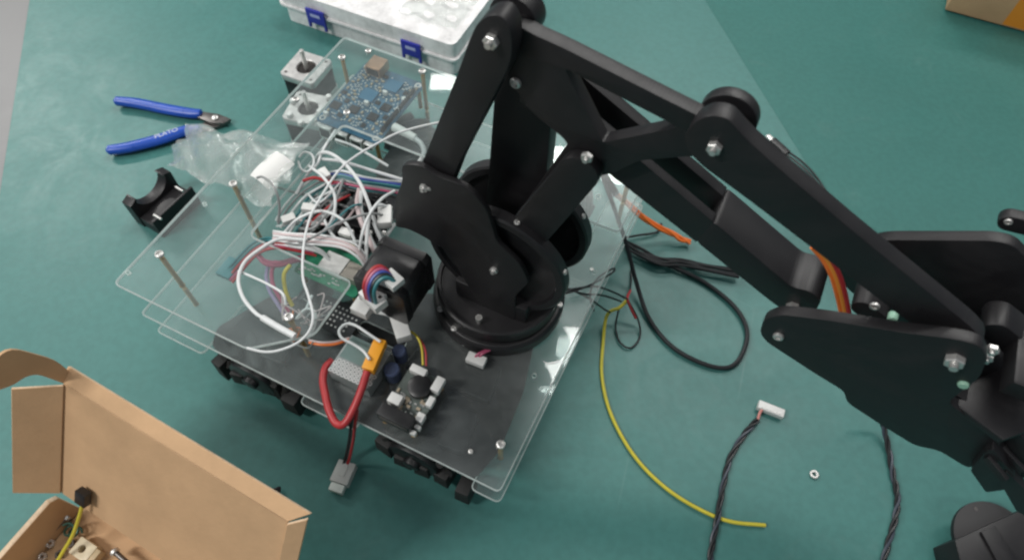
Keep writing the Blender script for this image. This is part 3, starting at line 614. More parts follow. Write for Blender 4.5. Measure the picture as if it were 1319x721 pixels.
# buck converter
mb_ = board('circuit_board', 'power converter board with a round coil and black terminal block near the front edge', 22.0, 25.0, .7, 5.3, ZB + .8, mat('grey_green_solder_mask', (.10, .12, .11), .4, var=.4, vscale=180))
zm = ZB + .962
for u, v in [(22.3, 1.0), (24.7, 1.0), (22.3, 5.0), (24.7, 5.0)]: inst('so_mb', _so(.79), 'standoff', mb_, W(u, v, ZB + .003))
s = CH(); s.lathe((23.6, 4.0, zm), (0, 0, 1), [(0, 0), (.85, 0), (.9, .2), (.9, .55), (.6, .68), (0, .66)], 24); s.build('coil', M_BLACK2, mb_)
s = CH(); s.box((23.4, 1.1, zm + .6), (2.7, 1.0, 1.2)); tbk = s.build('terminal_block', M_BLACK2, mb_, bevel=.08)
s = CH(); s.box((23.4, .58, zm + .62), (2.3, .05, .5)); s.build('slot', M_DARKSTEEL, tbk)
for u, v, d in [(22.55, 2.3, (1.0, .8, .8)), (22.9, 5.05, (1.3, .6, .7)), (24.75, 4.7, (.7, 1.2, .7)), (24.85, 1.9, (.6, .7, .7)), (24.9, 3.3, (.5, .8, .6))]:
    s = CH(); s.box((u, v, zm + d[2] / 2), d); s.build('capacitor', M_WHITE, mb_, bevel=.1)
for q in range(40): (c_res if q % 3 else c_cap)(mb_, W(random.uniform(22.2, 24.8), random.uniform(1.8, 3.2), zm), ROT + random.choice((0, 1.57)))
for u, v in [(24.9, .75), (25.0, 1.25)]: c_white(mb_, W(u, v, zm), ROT, 'spacer_or_mat_glimpse')
# power supply with perforated cover
ps = thing('power_supply', W(18.6, 3.6, ZB), 'small metal power supply with a perforated silver cover beside the red leads', 'power supply')
s = CH(); s.box((18.6, 3.7, ZB + .78), (3.5, 3.3, 1.55)); s.build('housing', mat('dull_zinc', (.34, .36, .36), .5, .6, var=.2, vscale=90), ps, bevel=.06)
zz = ZB + 1.56
s = CH(); s.box((18.5, 4.35, zz + .03), (3.0, 1.9, .05)); s.build('cover_window', mat('grey_green_label', (.18, .26, .25), .3), ps, bevel=.02, seg=1)
def _hole():
    b = MB(); b.lathe((0, 0, 0), (0, 0, 1), [(.10, 0), (.17, 0), (.17, .05), (.10, .05)], 6); return b.build('perforation', mat('bright_zinc_mesh', (.85, .85, .84), .35, .4), origin=(0, 0, 0))
for i in range(10):
    for j in range(4): inst('perf', _hole, 'perforation', ps, W(17.05 + i * .34 + (j % 2) * .17, 2.2 + j * .3, zz + .004))
# blue film capacitors beside it
for (u, v, r_), lb in (((21.0, 4.3, .62), 'dark blue round capacitor right of the amber connector, nearer the front'), ((20.7, 5.9, .55), 'dark blue round capacitor right of the amber connector, nearer the arm')):
    s = CH(); s.lathe((u, v, ZB + .004), (0, 0, 1), [(0, 0), (r_, 0), (r_, 1.3), (r_ - .1, 1.42), (r_ - .16, 1.36), (0, 1.36)], 24)
    tag(s.build('capacitor_can', mat('slate_blue_sleeve', (.06, .08, .15), .3, var=.3, vscale=120), bevel=0), lb, 'capacitor')
# amber connector with thick red leads
am = thing('battery_lead', W(19.6, 4.8, ZB + 1.6), 'amber power connector with thick red leads looping over the front edge', 'power lead')
pA, pB = at(491, 439, 9.6), at(474, 478, 9.4)
dA = (pB - pA).normalized(); nA = K.cross(dA).normalized()
s = MB(pA, dA, nA, K); l_ = (pB - pA).length; s.box((l_ / 2, 0, 0), (l_, .95, .8)); s.build('connector', M_ORANGE, am, bevel=.1)
s = MB(); s.tube([at(473, 478, 9.4), at(466, 500, 9.1), at(456, 525, 8.6), at(444, 545, 8.1), at(433, 545, 7.8), at(424, 528, 7.9), at(419, 508, 8.0), at(416, 490, 7.9), at(419, 474, 7.7), at(428, 464, 7.6)], .29, 10); s.build('red_wire', M_RED, am)
s = MB(); s.tube([at(470, 480, 9.3), at(462, 503, 8.8), at(455, 528, 8.0), at(448, 548, 7.5)], .16, 8); s.build('black_wire', M_BLKW, am)
pl = thing('connector_lead', at(437, 618, 0), 'pale grey plug on a thin red and black lead hanging off the front edge', 'plug')
for off, m_ in ((0, M_RED), (5, M_BLKW)):
    s = MB(); s.tube([at(460 - off, 528, 7.9), at(457 - off, 548, 6.6), at(455 - off, 566, 3.6), at(451 - off, 586, 1.4), at(447 - off, 600, .8)], .13, 8); s.build('wire', m_, pl)
p0, p1 = at(449, 596, .5), at(432, 634, .5); d_ = (p1 - p0).normalized(); n_ = K.cross(d_).normalized(); ll = (p1 - p0).length
M_PLUG = mat('pale_grey_nylon', (.52, .52, .50), .45, var=.06, vscale=100)
s = MB(p0, d_, n_, K); s.box((ll * .36, 0, 0), (ll * .72, 1.5, .95)); s.build('plug_body', M_PLUG, pl, bevel=.08)
s = MB(p0, d_, n_, K); s.box((ll * .86, 0, -.02), (ll * .27, 1.15, .7)); s.build('plug_nose', mat('milky_nylon', (.62, .66, .62), .4), pl, bevel=.06)
s = MB(p0, d_, n_, K); s.box((ll * .3, 0, .5), (ll * .4, .5, .06)); s.build('latch', M_PLUG, pl, bevel=.02, seg=1)

# ------------------------------------------------------------------ wires between the plates
def wire(label, pts, r, m_, name='wire', cat='wire', group=None):
    s = MB(); s.tube([at(*p) for p in pts], r, 8); return tag(s.build(name, m_), label, cat, group)
wire('long thin white wire draped from the arm across the clear plates to the front left', [(600, 152, 12.1), (560, 159, 12.3), (520, 169, 12.6), (495, 180, 12.8), (443, 213, 13.0), (408, 263, 12.8), (397, 288, 12.6), (391, 318, 12.5), (390, 356, 12.4), (397, 380, 12.3), (403, 405, 12.2), (399, 425, 12.1), (384, 441, 12.0), (360, 451, 11.9), (340, 453, 11.85), (318, 448, 11.85)], .10, M_WIREW)
wire('thick white cable arching from the rear motor down towards the arm plate', [(404, 207, 11.0), (414, 197, 11.8), (428, 199, 12.6), (446, 213, 12.9), (463, 235, 12.6), (474, 260, 12.0), (482, 283, 11.0), (492, 305, 9.8)], .15, M_WIREW, 'cable', 'cable')
cb = thing('cable', at(380, 432, ZB), 'white cable looping left over the clear plate and ending in a white sleeve', 'cable')
s = MB(); s.tube([at(*p) for p in [(392, 309, 11.9), (360, 308, 12.1), (335, 321, 12.2), (315, 338, 12.1), (307, 360, 12.0), (313, 383, 11.95), (328, 402, 11.9), (340, 410, 11.95)]], .14, 8); s.build('wire', M_WIREW, cb)
s = MB(); s.tube([at(*p) for p in [(338, 409, 11.98), (358, 421, 12.0), (380, 433, 12.0)]], .25, 10); s.build('sleeve', M_WIREW, cb)
us = thing('cable', at(528, 175, ZB), 'white cable with a fat white plug at the right end of the blue board', 'cable')
s = MB(); s.tube([at(508, 164, 10.6), at(520, 170, 10.7), at(535, 178, 10.6)], .42, 12, rend=.34); s.build('plug', M_WHITE, us)
s = MB(); s.tube([at(534, 178, 10.6), at(543, 186, 10.4), at(546, 197, 10.0), at(540, 209, 9.4), at(528, 218, 8.8)], .22, 8); s.build('wire', M_WIREW, us)
def ribbon(label, paths, ms, r, name='wire_bundle', cat='wire bundle', plug=None):
    B = thing(name, at(*paths[0][0]), label, cat)
    for p_, m_ in zip(paths, ms):
        s = MB(); s.tube([at(*q) for q in p_], r, 7, sub=5); s.build('wire', m_, B)
    if plug:
        x0, y0, x1, y1, z, wd, h_, mm_ = plug
        a_, b_ = at(x0, y0, z), at(x1, y1, z); dd = (b_ - a_); ln_ = dd.length; dd.normalize(); nn = K.cross(dd).normalized()
        s = MB(a_, dd, nn, K); s.box((ln_ / 2, 0, 0), (ln_, wd, h_)); s.build('plug', mm_, B, bevel=.06)
    return B
def shift(p_, dx, dy, dz=0, j=0): return [(x + dx + random.uniform(-j, j), y + dy + random.uniform(-j, j), z + dz) for x, y, z in p_]
bp = [(352, 303, 11.0), (378, 307, 11.3), (408, 309, 11.5), (438, 313, 11.4), (458, 322, 11.0), (469, 336, 10.2), (474, 352, 9.2)]
ribbon('flat bundle of white and pale pink wires arching over the green board', [shift(bp, 0, -6 + 3.0 * i, .08 * (i % 2), .9) for i in range(5)], [M_WIREW, M_PALE, M_WIREW, M_PALE, M_WIREW], .10)
bp = [(352, 311, 10.6), (392, 316, 10.8), (412, 322, 10.3), (424, 333, 9.6)]
ribbon('short pair of white wires curving down onto the white relay', [bp, shift(bp, 2, 4)], [M_WIREW, M_WIREW], .13)
bp = [(290, 351, 9.2), (306, 333, 9.8), (324, 315, 10.4), (344, 307, 10.7), (372, 311, 10.6), (398, 316, 10.0)]
ribbon('red and teal wires running from a dark plug at the far left of the tangle', [shift(bp, i * 2.2, i * 3.1, 0, .8) for i in range(5)], [M_TEAL, M_TEAL, M_RED, M_PINK, M_RED], .11, plug=(287, 357, 305, 335, 9.2, 1.3, .5, M_TEAL))
bp = [(332, 326, 10.2), (342, 336, 9.9), (360, 338, 9.6), (378, 333, 9.4), (392, 330, 9.0)]
ribbon('pair of dull pink wires bending under the white loop', [bp, shift(bp, 0, 4)], [M_PINK, M_PINK], .15)
wire('magenta wire hooking down in the middle of the left plate', [(356, 336, 9.6), (350, 350, 9.4), (352, 368, 9.0), (362, 386, 8.5), (372, 402, 8.0)], .17, M_PINK)
wire('lavender wire hooking down left of the magenta wire', [(346, 340, 9.5), (343, 356, 9.3), (347, 374, 8.9), (358, 392, 8.4), (368, 408, 7.9)], .15, M_LAV)
wire('short yellow wire curving down in front of the green board', [(374, 341, 9.8), (366, 353, 9.6), (367, 370, 9.1), (371, 383, 8.6), (377, 394, 8.1)], .17, M_YEL)
wire('thin pale straight wire lying across the left plate below the white loop', [(307, 349, 11.8), (326, 357, 11.82), (345, 366, 11.82), (364, 378, 11.8), (368, 392, 11.4)], .10, M_WIREW)
# rainbow bundle towards the arm
bp = [(420, 232, 10.8), (440, 230, 11.2), (465, 236, 11.2), (492, 240, 10.8), (520, 244, 10.2)]
ribbon('rainbow bundle of teal, magenta and white wires running in behind the arm plate', [shift(bp, 0, -9 + 2.9 * i, .1 * (i % 3), 1.0) for i in range(8)], [M_WIREW, M_BLUW, M_TEAL, M_TEAL, M_GREYW, M_PINK, M_TEAL, M_BLKW], .10)
bp = [(362, 292, 9.6), (376, 270, 10.4), (392, 252, 10.8), (410, 240, 11.0), (428, 232, 10.9)]
ribbon('fan of grey, white and teal wires crossing the left of the driver board', [shift(bp, -8 + 4.6 * i, -8 + 4.0 * i, .12 * (i % 3), 2.0) for i in range(8)], [M_WIREW, M_GREYW, M_WIREW, M_TEAL, M_WIREW, M_TEAL, M_GREYW, M_RED], .10)
wire('dark grey sleeved cable lying diagonally across the driver board', [(402, 292, 10.6), (420, 272, 10.7), (438, 254, 10.7), (452, 240, 10.5)], .22, M_GREYW, 'cable', 'cable')
wire('red wire edging the top of the wire fan', [(390, 233, 11.6), (405, 229, 11.7), (420, 233, 11.5), (436, 236, 11.2)], .13, M_RED)
wire('thin dark grey wire curling over the plastic bag', [(331, 229, 14.2), (338, 228, 14.4), (349, 236, 14.4), (357, 250, 14.0), (360, 268, 13.0), (358, 286, 11.9)], .10, M_GREYW)
wire('clear round loop of thin tube beside the rear motor', [(385, 203, 11.8), (392, 196, 12.0), (402, 200, 12.0), (404, 211, 11.9), (397, 221, 11.8), (388, 218, 11.8), (384, 208, 11.8)], .10, M_WIREW, 'cable_loop', 'cable')
wire('white wire slanting from the rear motor to the wire fan', [(432, 168, 11.2), (418, 190, 11.6), (408, 212, 11.6), (395, 226, 11.3), (381, 250, 11.0)], .12, M_WIREW)
wire('white wire running behind the rainbow bundle', [(415, 205, 11.5), (440, 208, 11.6), (470, 217, 11.4), (500, 226, 11.0), (520, 232, 10.6)], .14, M_WIREW)
wire('thin white wire running over the ports of the blue board', [(432, 180, 9.6), (455, 188, 9.8), (480, 202, 9.6), (500, 214, 9.2)], .12, M_WIREW)
mt = thing('wire_tangle', at(430, 260, ZB), 'messy tangle of thin white and coloured wires over the driver board', 'wire tangle')
rw = random.Random(21)
for k_ in range(9):
    x0, y0 = rw.uniform(352, 420), rw.uniform(212, 312); x3, y3 = rw.uniform(430, 508), rw.uniform(205, 335); zb = rw.uniform(9.8, 12.4)
    mx_, my_ = (x0 + x3) / 2 + rw.uniform(-26, 26), (y0 + y3) / 2 + rw.uniform(-34, 26)
    pts = [(x0, y0, zb - 1.4), (x0 * .7 + mx_ * .3 + rw.uniform(-9, 9), y0 * .7 + my_ * .3 + rw.uniform(-9, 9), zb), (mx_, my_, zb + .5), (x3 * .7 + mx_ * .3 + rw.uniform(-9, 9), y3 * .7 + my_ * .3 + rw.uniform(-9, 9), zb), (x3, y3, zb - 1.6)]
    s = MB(); s.tube([at(*q) for q in pts], rw.choice((.09, .10, .12)), 7, sub=5); s.build('wire', rw.choice((M_WIREW, M_WIREW, M_WIREW, M_WIREW, M_GREYW, M_TEAL, M_PALE, M_GREYW, M_TEAL)), mt)
for p_ in ([(398, 214, 11.6), (416, 228, 12.2), (431, 252, 12.2), (428, 282, 11.6), (412, 304, 10.6)], [(508, 246, 10.8), (492, 256, 11.8), (476, 276, 12.2), (466, 304, 11.8), (462, 332, 10.2)], [(366, 300, 10.6), (384, 282, 11.6), (414, 272, 12.1), (442, 284, 11.9), (456, 308, 11.0), (462, 330, 10.0)], ):
    s = MB(); s.tube([at(*q) for q in p_], .125, 8, sub=6); s.build('wire', M_WIREW, mt)
for k_ in range(7):
    x0, y0 = rw.uniform(372, 405), rw.uniform(398, 440); pts = [(x0 + rw.uniform(-18, 30), y0 + rw.uniform(-30, 16), rw.uniform(7.6, 10.5)) for _ in range(4)]
    s = MB(); s.tube([at(*q) for q in pts], .06, 7, sub=6); s.build('wire', rw.choice((M_WIREW, M_PALE, M_ORW, M_GREYW)), mt)
for x, y, z, sp_ in ((398, 268, 11.2, .3), (418, 224, 11.6, -.5), (372, 282, 10.6, .9), (446, 300, 10.4, .1)):
    P = at(x, y, z); q_ = ROT + sp_; s = MB(P, Vector((math.cos(q_), math.sin(q_), 0)), Vector((-math.sin(q_), math.cos(q_), 0)), K); s.box((0, 0, 0), (1.1, .7, .5)); s.build('plug', M_WHITE, mt, bevel=.08)
# white cluster by the arm plate
cl = thing('cable', at(492, 300, ZB), 'bunch of white leads with a taped white plug against the arm plate', 'cable')
for p_ in ([(471, 352, 9.4), (472, 318, 10.6), (474, 290, 11.4), (479, 271, 11.9), (490, 264, 11.8), (503, 269, 11.0)], [(463, 243, 11.6), (460, 262, 11.2), (465, 285, 10.8), (476, 310, 10.2), (486, 333, 9.4)], [(466, 246, 11.6), (464, 266, 11.0), (470, 290, 10.5), (482, 318, 9.9), (492, 330, 9.2)], [(481, 286, 11.2), (488, 303, 10.6), (494, 318, 9.8), (487, 332, 9.2)], [(509, 288, 10.2), (500, 301, 10.0), (490, 317, 9.6), (482, 335, 9.0)]):
    s = MB(); s.tube([at(*q) for q in p_], .15 if p_[0][1] > 280 else .20, 8, sub=5); s.build('wire', M_WIREW if p_[0][0] != 463 else M_PALE, cl)
s = MB(at(496, 279, 11.0), (E1 * .5 - E2 * .87), (E1 * .87 + E2 * .5), K); s.box((0, 0, 0), (1.9, 1.15, .9)); s.build('plug', M_WHITE, cl, bevel=.22)
# motor lead with plugs in front of the drive motor
ml = thing('motor_lead', at(482, 380, ZB), 'red, blue and black motor lead with white plugs in front of the drive motor', 'motor lead')
for k_, m_ in enumerate((M_RED, M_PINK, M_BLUW, M_BLKW, M_TEAL)):
    s = MB(); s.tube([at(504 + k_ * 2, 352 + k_ * 3.2, 15.0), at(489 + k_ * 2.4, 343 + k_ * 3.6, 15.5), at(476 + k_ * 2.8, 351 + k_ * 3.0, 15.3), at(469 + k_ * 3.2, 368 + k_ * 2, 14.7), at(472 + k_ * 3, 384 + k_ * 1.5, 13.4)], .15, 7); s.build('wire', m_, ml)
def blk(parent, x0, y0, x1, y1, z, wd, h_, m_=M_WHITE, name='plug'):
    a_, b_ = at(x0, y0, z), at(x1, y1, z); dd = b_ - a_; ln_ = dd.length; dd.normalize(); s = MB(a_, dd, K.cross(dd).normalized(), K); s.box((ln_ / 2, 0, 0), (ln_, wd, h_)); return s.build(name, m_, parent, bevel=.07)
blk(ml, 470, 374, 492, 396, 13.0, 1.1, .8); blk(ml, 498, 376, 486, 386, 13.1, .6, .6); blk(ml, 497, 353, 514, 368, 14.95, 1.1, .6)
blk(ml, 458, 391, 478, 400, 10.2, 1.4, .9)
wl = thing('plug_lead', at(515, 420, ZB), 'white plug pointing down in front of the turntable with a short white lead', 'plug')
blk(wl, 511, 406, 521, 437, 9.2, 1.15, .9)
s = MB(); s.tube([at(474, 397, 9.6), at(487, 401, 9.9), at(500, 404, 9.8), at(511, 411, 9.2)], .22, 8); s.build('wire', M_WIREW, wl)
s = MB(); s.tube([at(486, 393, 10.2), at(496, 397, 10.2), at(508, 408, 9.5)], .12, 8); s.build('wire', M_ORW, wl)
wire('thin white wire looping over the perforated power supply', [(490, 440, 10.2), (472, 428, 10.3), (458, 419, 10.2), (446, 417, 10.0), (437, 425, 9.9), (440, 435, 9.8), (455, 443, 9.8), (468, 452, 9.9), (476, 463, 10.1)], .11, M_WIREW)
for k_, (m_, lb) in enumerate(((M_ORW, 'thin orange wire between the front standoff and the white loop'), (M_PALE, 'thin pale wire just above the thin orange wire at the front standoff'))):
    wire(lb, [(398, 441 - k_ * 3, 8.6), (414, 444 - k_ * 3, 8.7), (432, 443 - k_ * 3, 8.6), (450, 437 - k_ * 2, 8.4)], .10, m_)
wire('tangled thin white wire ends at the front standoff', [(402, 380, 10.4), (392, 402, 10.0), (382, 410, 9.8), (394, 398, 10.3), (406, 402, 10.0), (405, 420, 9.2), (396, 436, 8.6)], .11, M_WIREW)
wire('thin yellow wire curving down to the power converter', [(524, 424, 8.8), (536, 432, 8.9), (543, 447, 8.8), (545, 470, 8.6)], .09, M_YEL)
wire('thin red wire beside the thin yellow wire at the power converter', [(530, 427, 8.6), (541, 437, 8.7), (548, 452, 8.7), (549, 471, 8.5)], .08, M_RED)
sp = thing('plug_lead', at(615, 462, ZB), 'small white plug with pink wire ends below the turntable rim', 'plug')
blk(sp, 602, 459, 625, 468, ZB + .5, .8, .6)
for dx in (0, 5): 
    s = MB(); s.tube([at(612 + dx, 460, ZB + .7), at(617 + dx, 455, ZB + 1.0), at(628 + dx, 450, ZB + .8)], .1, 7); s.build('wire', M_PINK, sp)

# ------------------------------------------------------------------ wires on the mat to the right
def mwire(label, pts, r, m_, name='wire', cat='wire'):
    s = MB(); s.tube([at(x, y, z) for x, y, z in pts], r, 8); return tag(s.build(name, m_), label, cat)
mwire('thick black cable lying in a big loop on the mat right of the chassis', [(768, 205, 7.6), (774, 222, 7.5), (789, 262, 7.0), (806, 312, 4.0), (820, 365, 1.2), (836, 410, .35), (865, 446, .3), (905, 468, .3), (938, 473, .3), (956, 456, .3), (962, 425, .3), (945, 394, .3), (908, 364, .3), (872, 346, .45), (846, 335, .6), (822, 326, .5)], .21, M_BLKW, 'cable', 'cable')
orr = thing('wire_bundle', at(840, 290, 0), 'twisted orange wires leaving a black sleeve at the right plate corner', 'wire bundle')
op = [(792, 248, 6.6), (812, 266, 4.6), (838, 287, 2.6), (862, 299, 1.3), (876, 307, .8), (888, 312, .5)]
for k_ in range(3):
    s = MB(); s.tube([at(x + 2.4 * math.cos(i * 1.5 + k_ * 2.1), y + 2.4 * math.sin(i * 1.5 + k_ * 2.1), z) for i, (x, y, z) in enumerate(op)], .15, 8); s.build('wire', M_ORW, orr)
s = MB(); s.tube([at(770, 210, 7.8), at(782, 232, 7.5), at(794, 251, 6.6)], .36, 10); s.build('sleeve', M_BLKW, orr)
blw = thing('wire_bundle', at(880, 342, 0), 'bundle of black wires running under the forearm from the cable loop', 'wire bundle')
for k_ in range(4):
    s = MB(); s.tube([at(x + random.uniform(-2, 2), y + k_ * 2.6 - 4 + random.uniform(-2, 2), z + .12 * k_) for x, y, z in [(806, 315, .5), (826, 326, .5), (850, 335, .5), (878, 337, .4), (912, 345, .35), (950, 352, .3)]], .15, 8); s.build('wire', M_BLKW, blw)
mwire('short thin black wire above the black bundle near the orange wires', [(805, 306, .5), (822, 303, .4), (846, 299, .3), (852, 288, .3)], .12, M_BLKW)
tg = thing('wire_tangle', at(775, 375, 0), 'tangle of thin black wires sticking out past the right plate edge', 'wire tangle')
for p_ in ([(722, 376, 8.0), (745, 371, 7.8), (768, 369, 6.0), (790, 376, 4.0), (808, 385, 2.6)], [(722, 368, 8.0), (750, 378, 7.6), (775, 380, 5.2), (800, 388, 2.6)], [(728, 378, 7.8), (748, 372, 7.7), (770, 362, 6.4), (790, 350, 5.0), (789, 346, 5.0), (768, 360, 6.0), (760, 380, 5.0), (765, 400, 2.5)], [(735, 372, 7.6), (760, 385, 6.0), (778, 398, 3.0), (786, 402, 1.6)], [(808, 385, 2.4), (822, 412, .8), (824, 434, .25), (812, 448, .25), (798, 440, .25), (793, 420, .4), (797, 398, 1.6)], [(813, 345, .3), (813, 362, .5), (811, 376, 1.6)]):
    s = MB(); s.tube([at(*q) for q in p_], .09, 7); s.build('wire', M_BLKW, tg)
mwire('short red wire joint in the thin black tangle', [(812, 374, 1.8), (808, 384, 2.4), (812, 396, 1.8), (819, 410, 1.0)], .11, M_RED)
mwire('long yellow wire curving down across the mat to the bottom', [(808, 386, 2.2), (798, 396, 2.0), (786, 401, 1.6), (780, 412, .9), (777, 440, .3), (775, 480, .2), (783, 522, .2), (801, 562, .2), (826, 598, .2), (860, 630, .2), (900, 655, .2), (940, 671, .2), (986, 676, .2)], .155, M_YG)
def harness(label, pts, plug=None):
    H = thing('wire_harness', at(*pts[0][:2], 0), label, 'wire harness'); base_ = smooth([at(*p) for p in pts], 10)
    for k_ in range(3):
        path = []
        for i, P in enumerate(base_[::2]):
            th = i * .75 + k_ * 2.094; d = (base_[min(2 * i + 2, len(base_) - 1)] - base_[max(2 * i - 2, 0)]).normalized(); nn = K.cross(d).normalized()
            path.append(P + nn * (.15 * math.cos(th)) + K * (.12 * math.sin(th) + .12))
        s = MB(); s.tube(path, .115, 7, sub=3); s.build('wire', (M_BLKW, M_BLKW, wirem('slate_insulation', (.05, .06, .08)))[k_], H)
    return H
H1 = harness('twisted black wire harness ending in a white plug on the mat', [(975, 541, .25), (958, 560, .15), (940, 590, .12), (931, 625, .12), (924, 665, .30), (917, 700, .12), (912, 735, .12), (905, 775, .12)])
blk(H1, 976, 521, 1009, 534, .36, .75, .62); s = MB(); s.tube([at(976, 540, .4), at(979, 531, .5), at(983, 526, .5)], .12, 7); s.build('wire', mat('salmon_insulation', (.6, .25, .22), .5), H1)
for q in range(5): 
    a_ = at(982 + q * 5.4, 524 + q * 2.1, .68); c_pad(H1, a_, ROT, 'pin')
harness('twisted black wire harness hanging out from under the wrist', [(1128, 520, 3.0), (1136, 545, 1.2), (1143, 575, .3), (1149, 610, .12), (1155, 640, .12), (1152, 668, .12), (1143, 700, .12), (1134, 735, .12), (1126, 775, .12)])
up_ = thing('plug_lead', at(1004, 186, 0), 'small black plug with a metal tip and twin black wires behind the arm', 'plug')
blk(up_, 994, 181, 1014, 199, .35, .8, .6, M_BLACK2); blk(up_, 988, 175, 995, 182, .35, .55, .4, M_ALU, 'metal_tip')
for k_ in range(2):
    s = MB(); s.tube([at(1013 + k_ * 3, 199 - k_ * 3, .35), at(1030 + k_ * 5, 212 - k_ * 2, .25), at(1048 + k_ * 5, 230, .2), at(1064 + k_ * 3, 255, .2), at(1078, 285, .2)], .11, 7); s.build('wire', M_BLKW, up_)
s = MB(at(1048, 611, .012)); s.lathe((0, 0, 0), (0, 0, 1), [(.16, 0), (.36, 0), (.36, .2), (.16, .2)], 18); tag(s.build('washer', M_STEEL, bevel=.03, seg=1), 'small silver washer lying alone on the mat', 'washer')
# servo wires along the forearm
sv = thing('wire_bundle', W(44, 13.7, 20), 'bright orange and red servo wires passing between forearm and front link', 'wire bundle')
for k_, m_ in enumerate((M_ORW, M_ORANGE, M_RED)):
    q = [W(u_, 13.75 + .02 * k_, z_) for u_, z_ in L(13.75, (1046 + k_ * 4, 318), (1060 + k_ * 5, 334), (1071 + k_ * 5, 355), (1079 + k_ * 5, 382), (1086 + k_ * 4.5, 415), (1092 + k_ * 4, 450))]
    s = MB(); s.tube(q, .14, 8); s.build('wire', (M_ORW, M_ORW, M_RED)[k_] if k_ != 1 else mat('light_orange_insulation', (.85, .33, .05), .4), sv)

# ------------------------------------------------------------------ side cutters
pc_ = thing('side_cutters', at(215, 165, 0), 'blue-handled side cutters lying open on the mat', 'side cutters')
def handle(pts, r0):
    s = MB(); P = [at(x, y, z) for x, y, z in pts]; pp = smooth(P, 8); n = 12; vs = []; fs = []; k = len(pp)
    for i, p in enumerate(pp):
        d = (pp[min(i + 1, k - 1)] - pp[max(i - 1, 0)]).normalized(); nn = K.cross(d).normalized(); t_ = i / (k - 1)
        w_ = r0 * (1.0 + .25 * math.sin(t_ * 3.1)) * min(1, (1 - abs(2 * t_ - 1) ** 14) + .35); h_ = .50 * min(1, (1 - abs(2 * t_ - 1) ** 14) + .4)
        for j in range(n):
            a_ = 2 * math.pi * j / n; vs.append(p + nn * (w_ * math.cos(a_)) + K * (h_ * math.sin(a_)))
    fs = [(i * n + j, i * n + (j + 1) % n, (i + 1) * n + (j + 1) % n, (i + 1) * n + j) for i in range(k - 1) for j in range(n)] + [tuple(range(n))[::-1], tuple(range((k - 1) * n, k * n))]
    s.add(vs, fs); return s.build('handle', M_BLUEH, pc_)
h1 = handle([(147, 130, .75), (175, 133, .72), (215, 141, .7), (245, 146, .7), (261, 147, .7)], .52)
h2 = handle([(137, 194, .75), (165, 190, .72), (205, 180, .7), (238, 169, .7), (260, 165, .7)], .55)
for ps in ([(246, 147), (262, 144), (282, 147), (297, 153), (288, 159), (270, 158)], [(246, 168), (262, 158), (280, 150), (296, 154), (284, 162), (262, 169)]):
    zz_ = .82 if ps[0][1] < 150 else .42
    s = MB(); s.prism([(at(x, y, zz_).x, at(x, y, zz_).y) for x, y in ps], zz_ - .38, zz_); s.build('jaw', M_DARKSTEEL, pc_, bevel=.06)
q = at(277, 152, .83); s = MB(q); s.lathe((0, 0, 0), (0, 0, 1), [(0, 0), (.36, 0), (.36, .1), (.28, .16), (0, .16)], 18); s.build('pivot', M_STEEL, pc_)
def lettering(parent, text, P, d, size, m_, rise=K):
    cu = bpy.data.curves.new('lettering', 'FONT'); cu.body = text; cu.size = size * S; cu.extrude = .006 * S; cu.align_x = 'CENTER'; cu.align_y = 'CENTER'
    tmp = bpy.data.objects.new('tmp', cu); COL.objects.link(tmp); dg = bpy.context.evaluated_depsgraph_get(); me = bpy.data.meshes.new_from_object(tmp.evaluated_get(dg)); bpy.data.objects.remove(tmp)
    me.materials.clear(); me.materials.append(m_); o = bpy.data.objects.new('lettering', me); COL.objects.link(o); o.parent = parent
    o.location = (Vector(P) - WLOC[parent.name]) * S; d = d.normalized(); rise = (rise - d * rise.dot(d)).normalized(); yy = rise.cross(d)
    mm_ = Matrix((d, yy, rise)).transposed(); o.rotation_mode = 'QUATERNION'; o.rotation_quaternion = mm_.to_quaternion(); WLOC[o.name] = Vector(P); return o
dl = at(232, 166, .7) - at(197, 178, .7)
lettering(h2, 'PLATO', at(214, 171.5, 1.2), dl, .8, mat('worn_white_print', (.55, .6, .72), .5))

# ------------------------------------------------------------------ black cradle part by the left plate edge
vb = thing('printed_cradle', at(200, 262, 0), 'black printed cradle with a curved notch lying left of the plates', 'bracket')
ca, cb_ = at(158, 262, 3.0), at(210, 217, 3.0)
cx = (cb_ - ca); cl_ = cx.length; cx.normalize(); cy = Vector((cx.y, -cx.x, 0))
prof = [(-cl_ / 2, 0)] + [(-cl_ / 2, 3.2), (-cl_ / 2 + .9, 3.5)] + [(1.9 * -math.cos(R(a_)), 3.5 - 1.7 * math.sin(R(a_))) for a_ in range(0, 181, 15)] + [(cl_ / 2 - .9, 3.5), (cl_ / 2, 3.2), (cl_ / 2, 0)]
s = MB((ca + cb_) / 2 - K * 3.0 + K * .01, cx, K, cy); s.prism(prof, 0, 1.15, tess=True); s.build('cheek', M_BLACK, vb, bevel=.07)
s = MB((ca + cb_) / 2 - K * 3.0 + K * .01, cx, K, cy); s.box((0, 1.25, 3.55), (cl_, 2.46, .3)); s.build('cheek', M_BLACK, vb, bevel=.07)
s = MB((ca + cb_) / 2 - K * 3.0, cx, K, cy); s.box((0, .75, 2.28), (cl_ - .2, 1.4, 2.2)); s.build('floor_block', M_BLACK, vb, bevel=.08)
for x, y in ((230, 243), (202, 279)):
    P = at(x, y, 3.2); s = MB(); s.tube([P - cy * .35 + K * .05, P + cy * .6], .12, 8); s.build('pin', M_STEEL, vb)

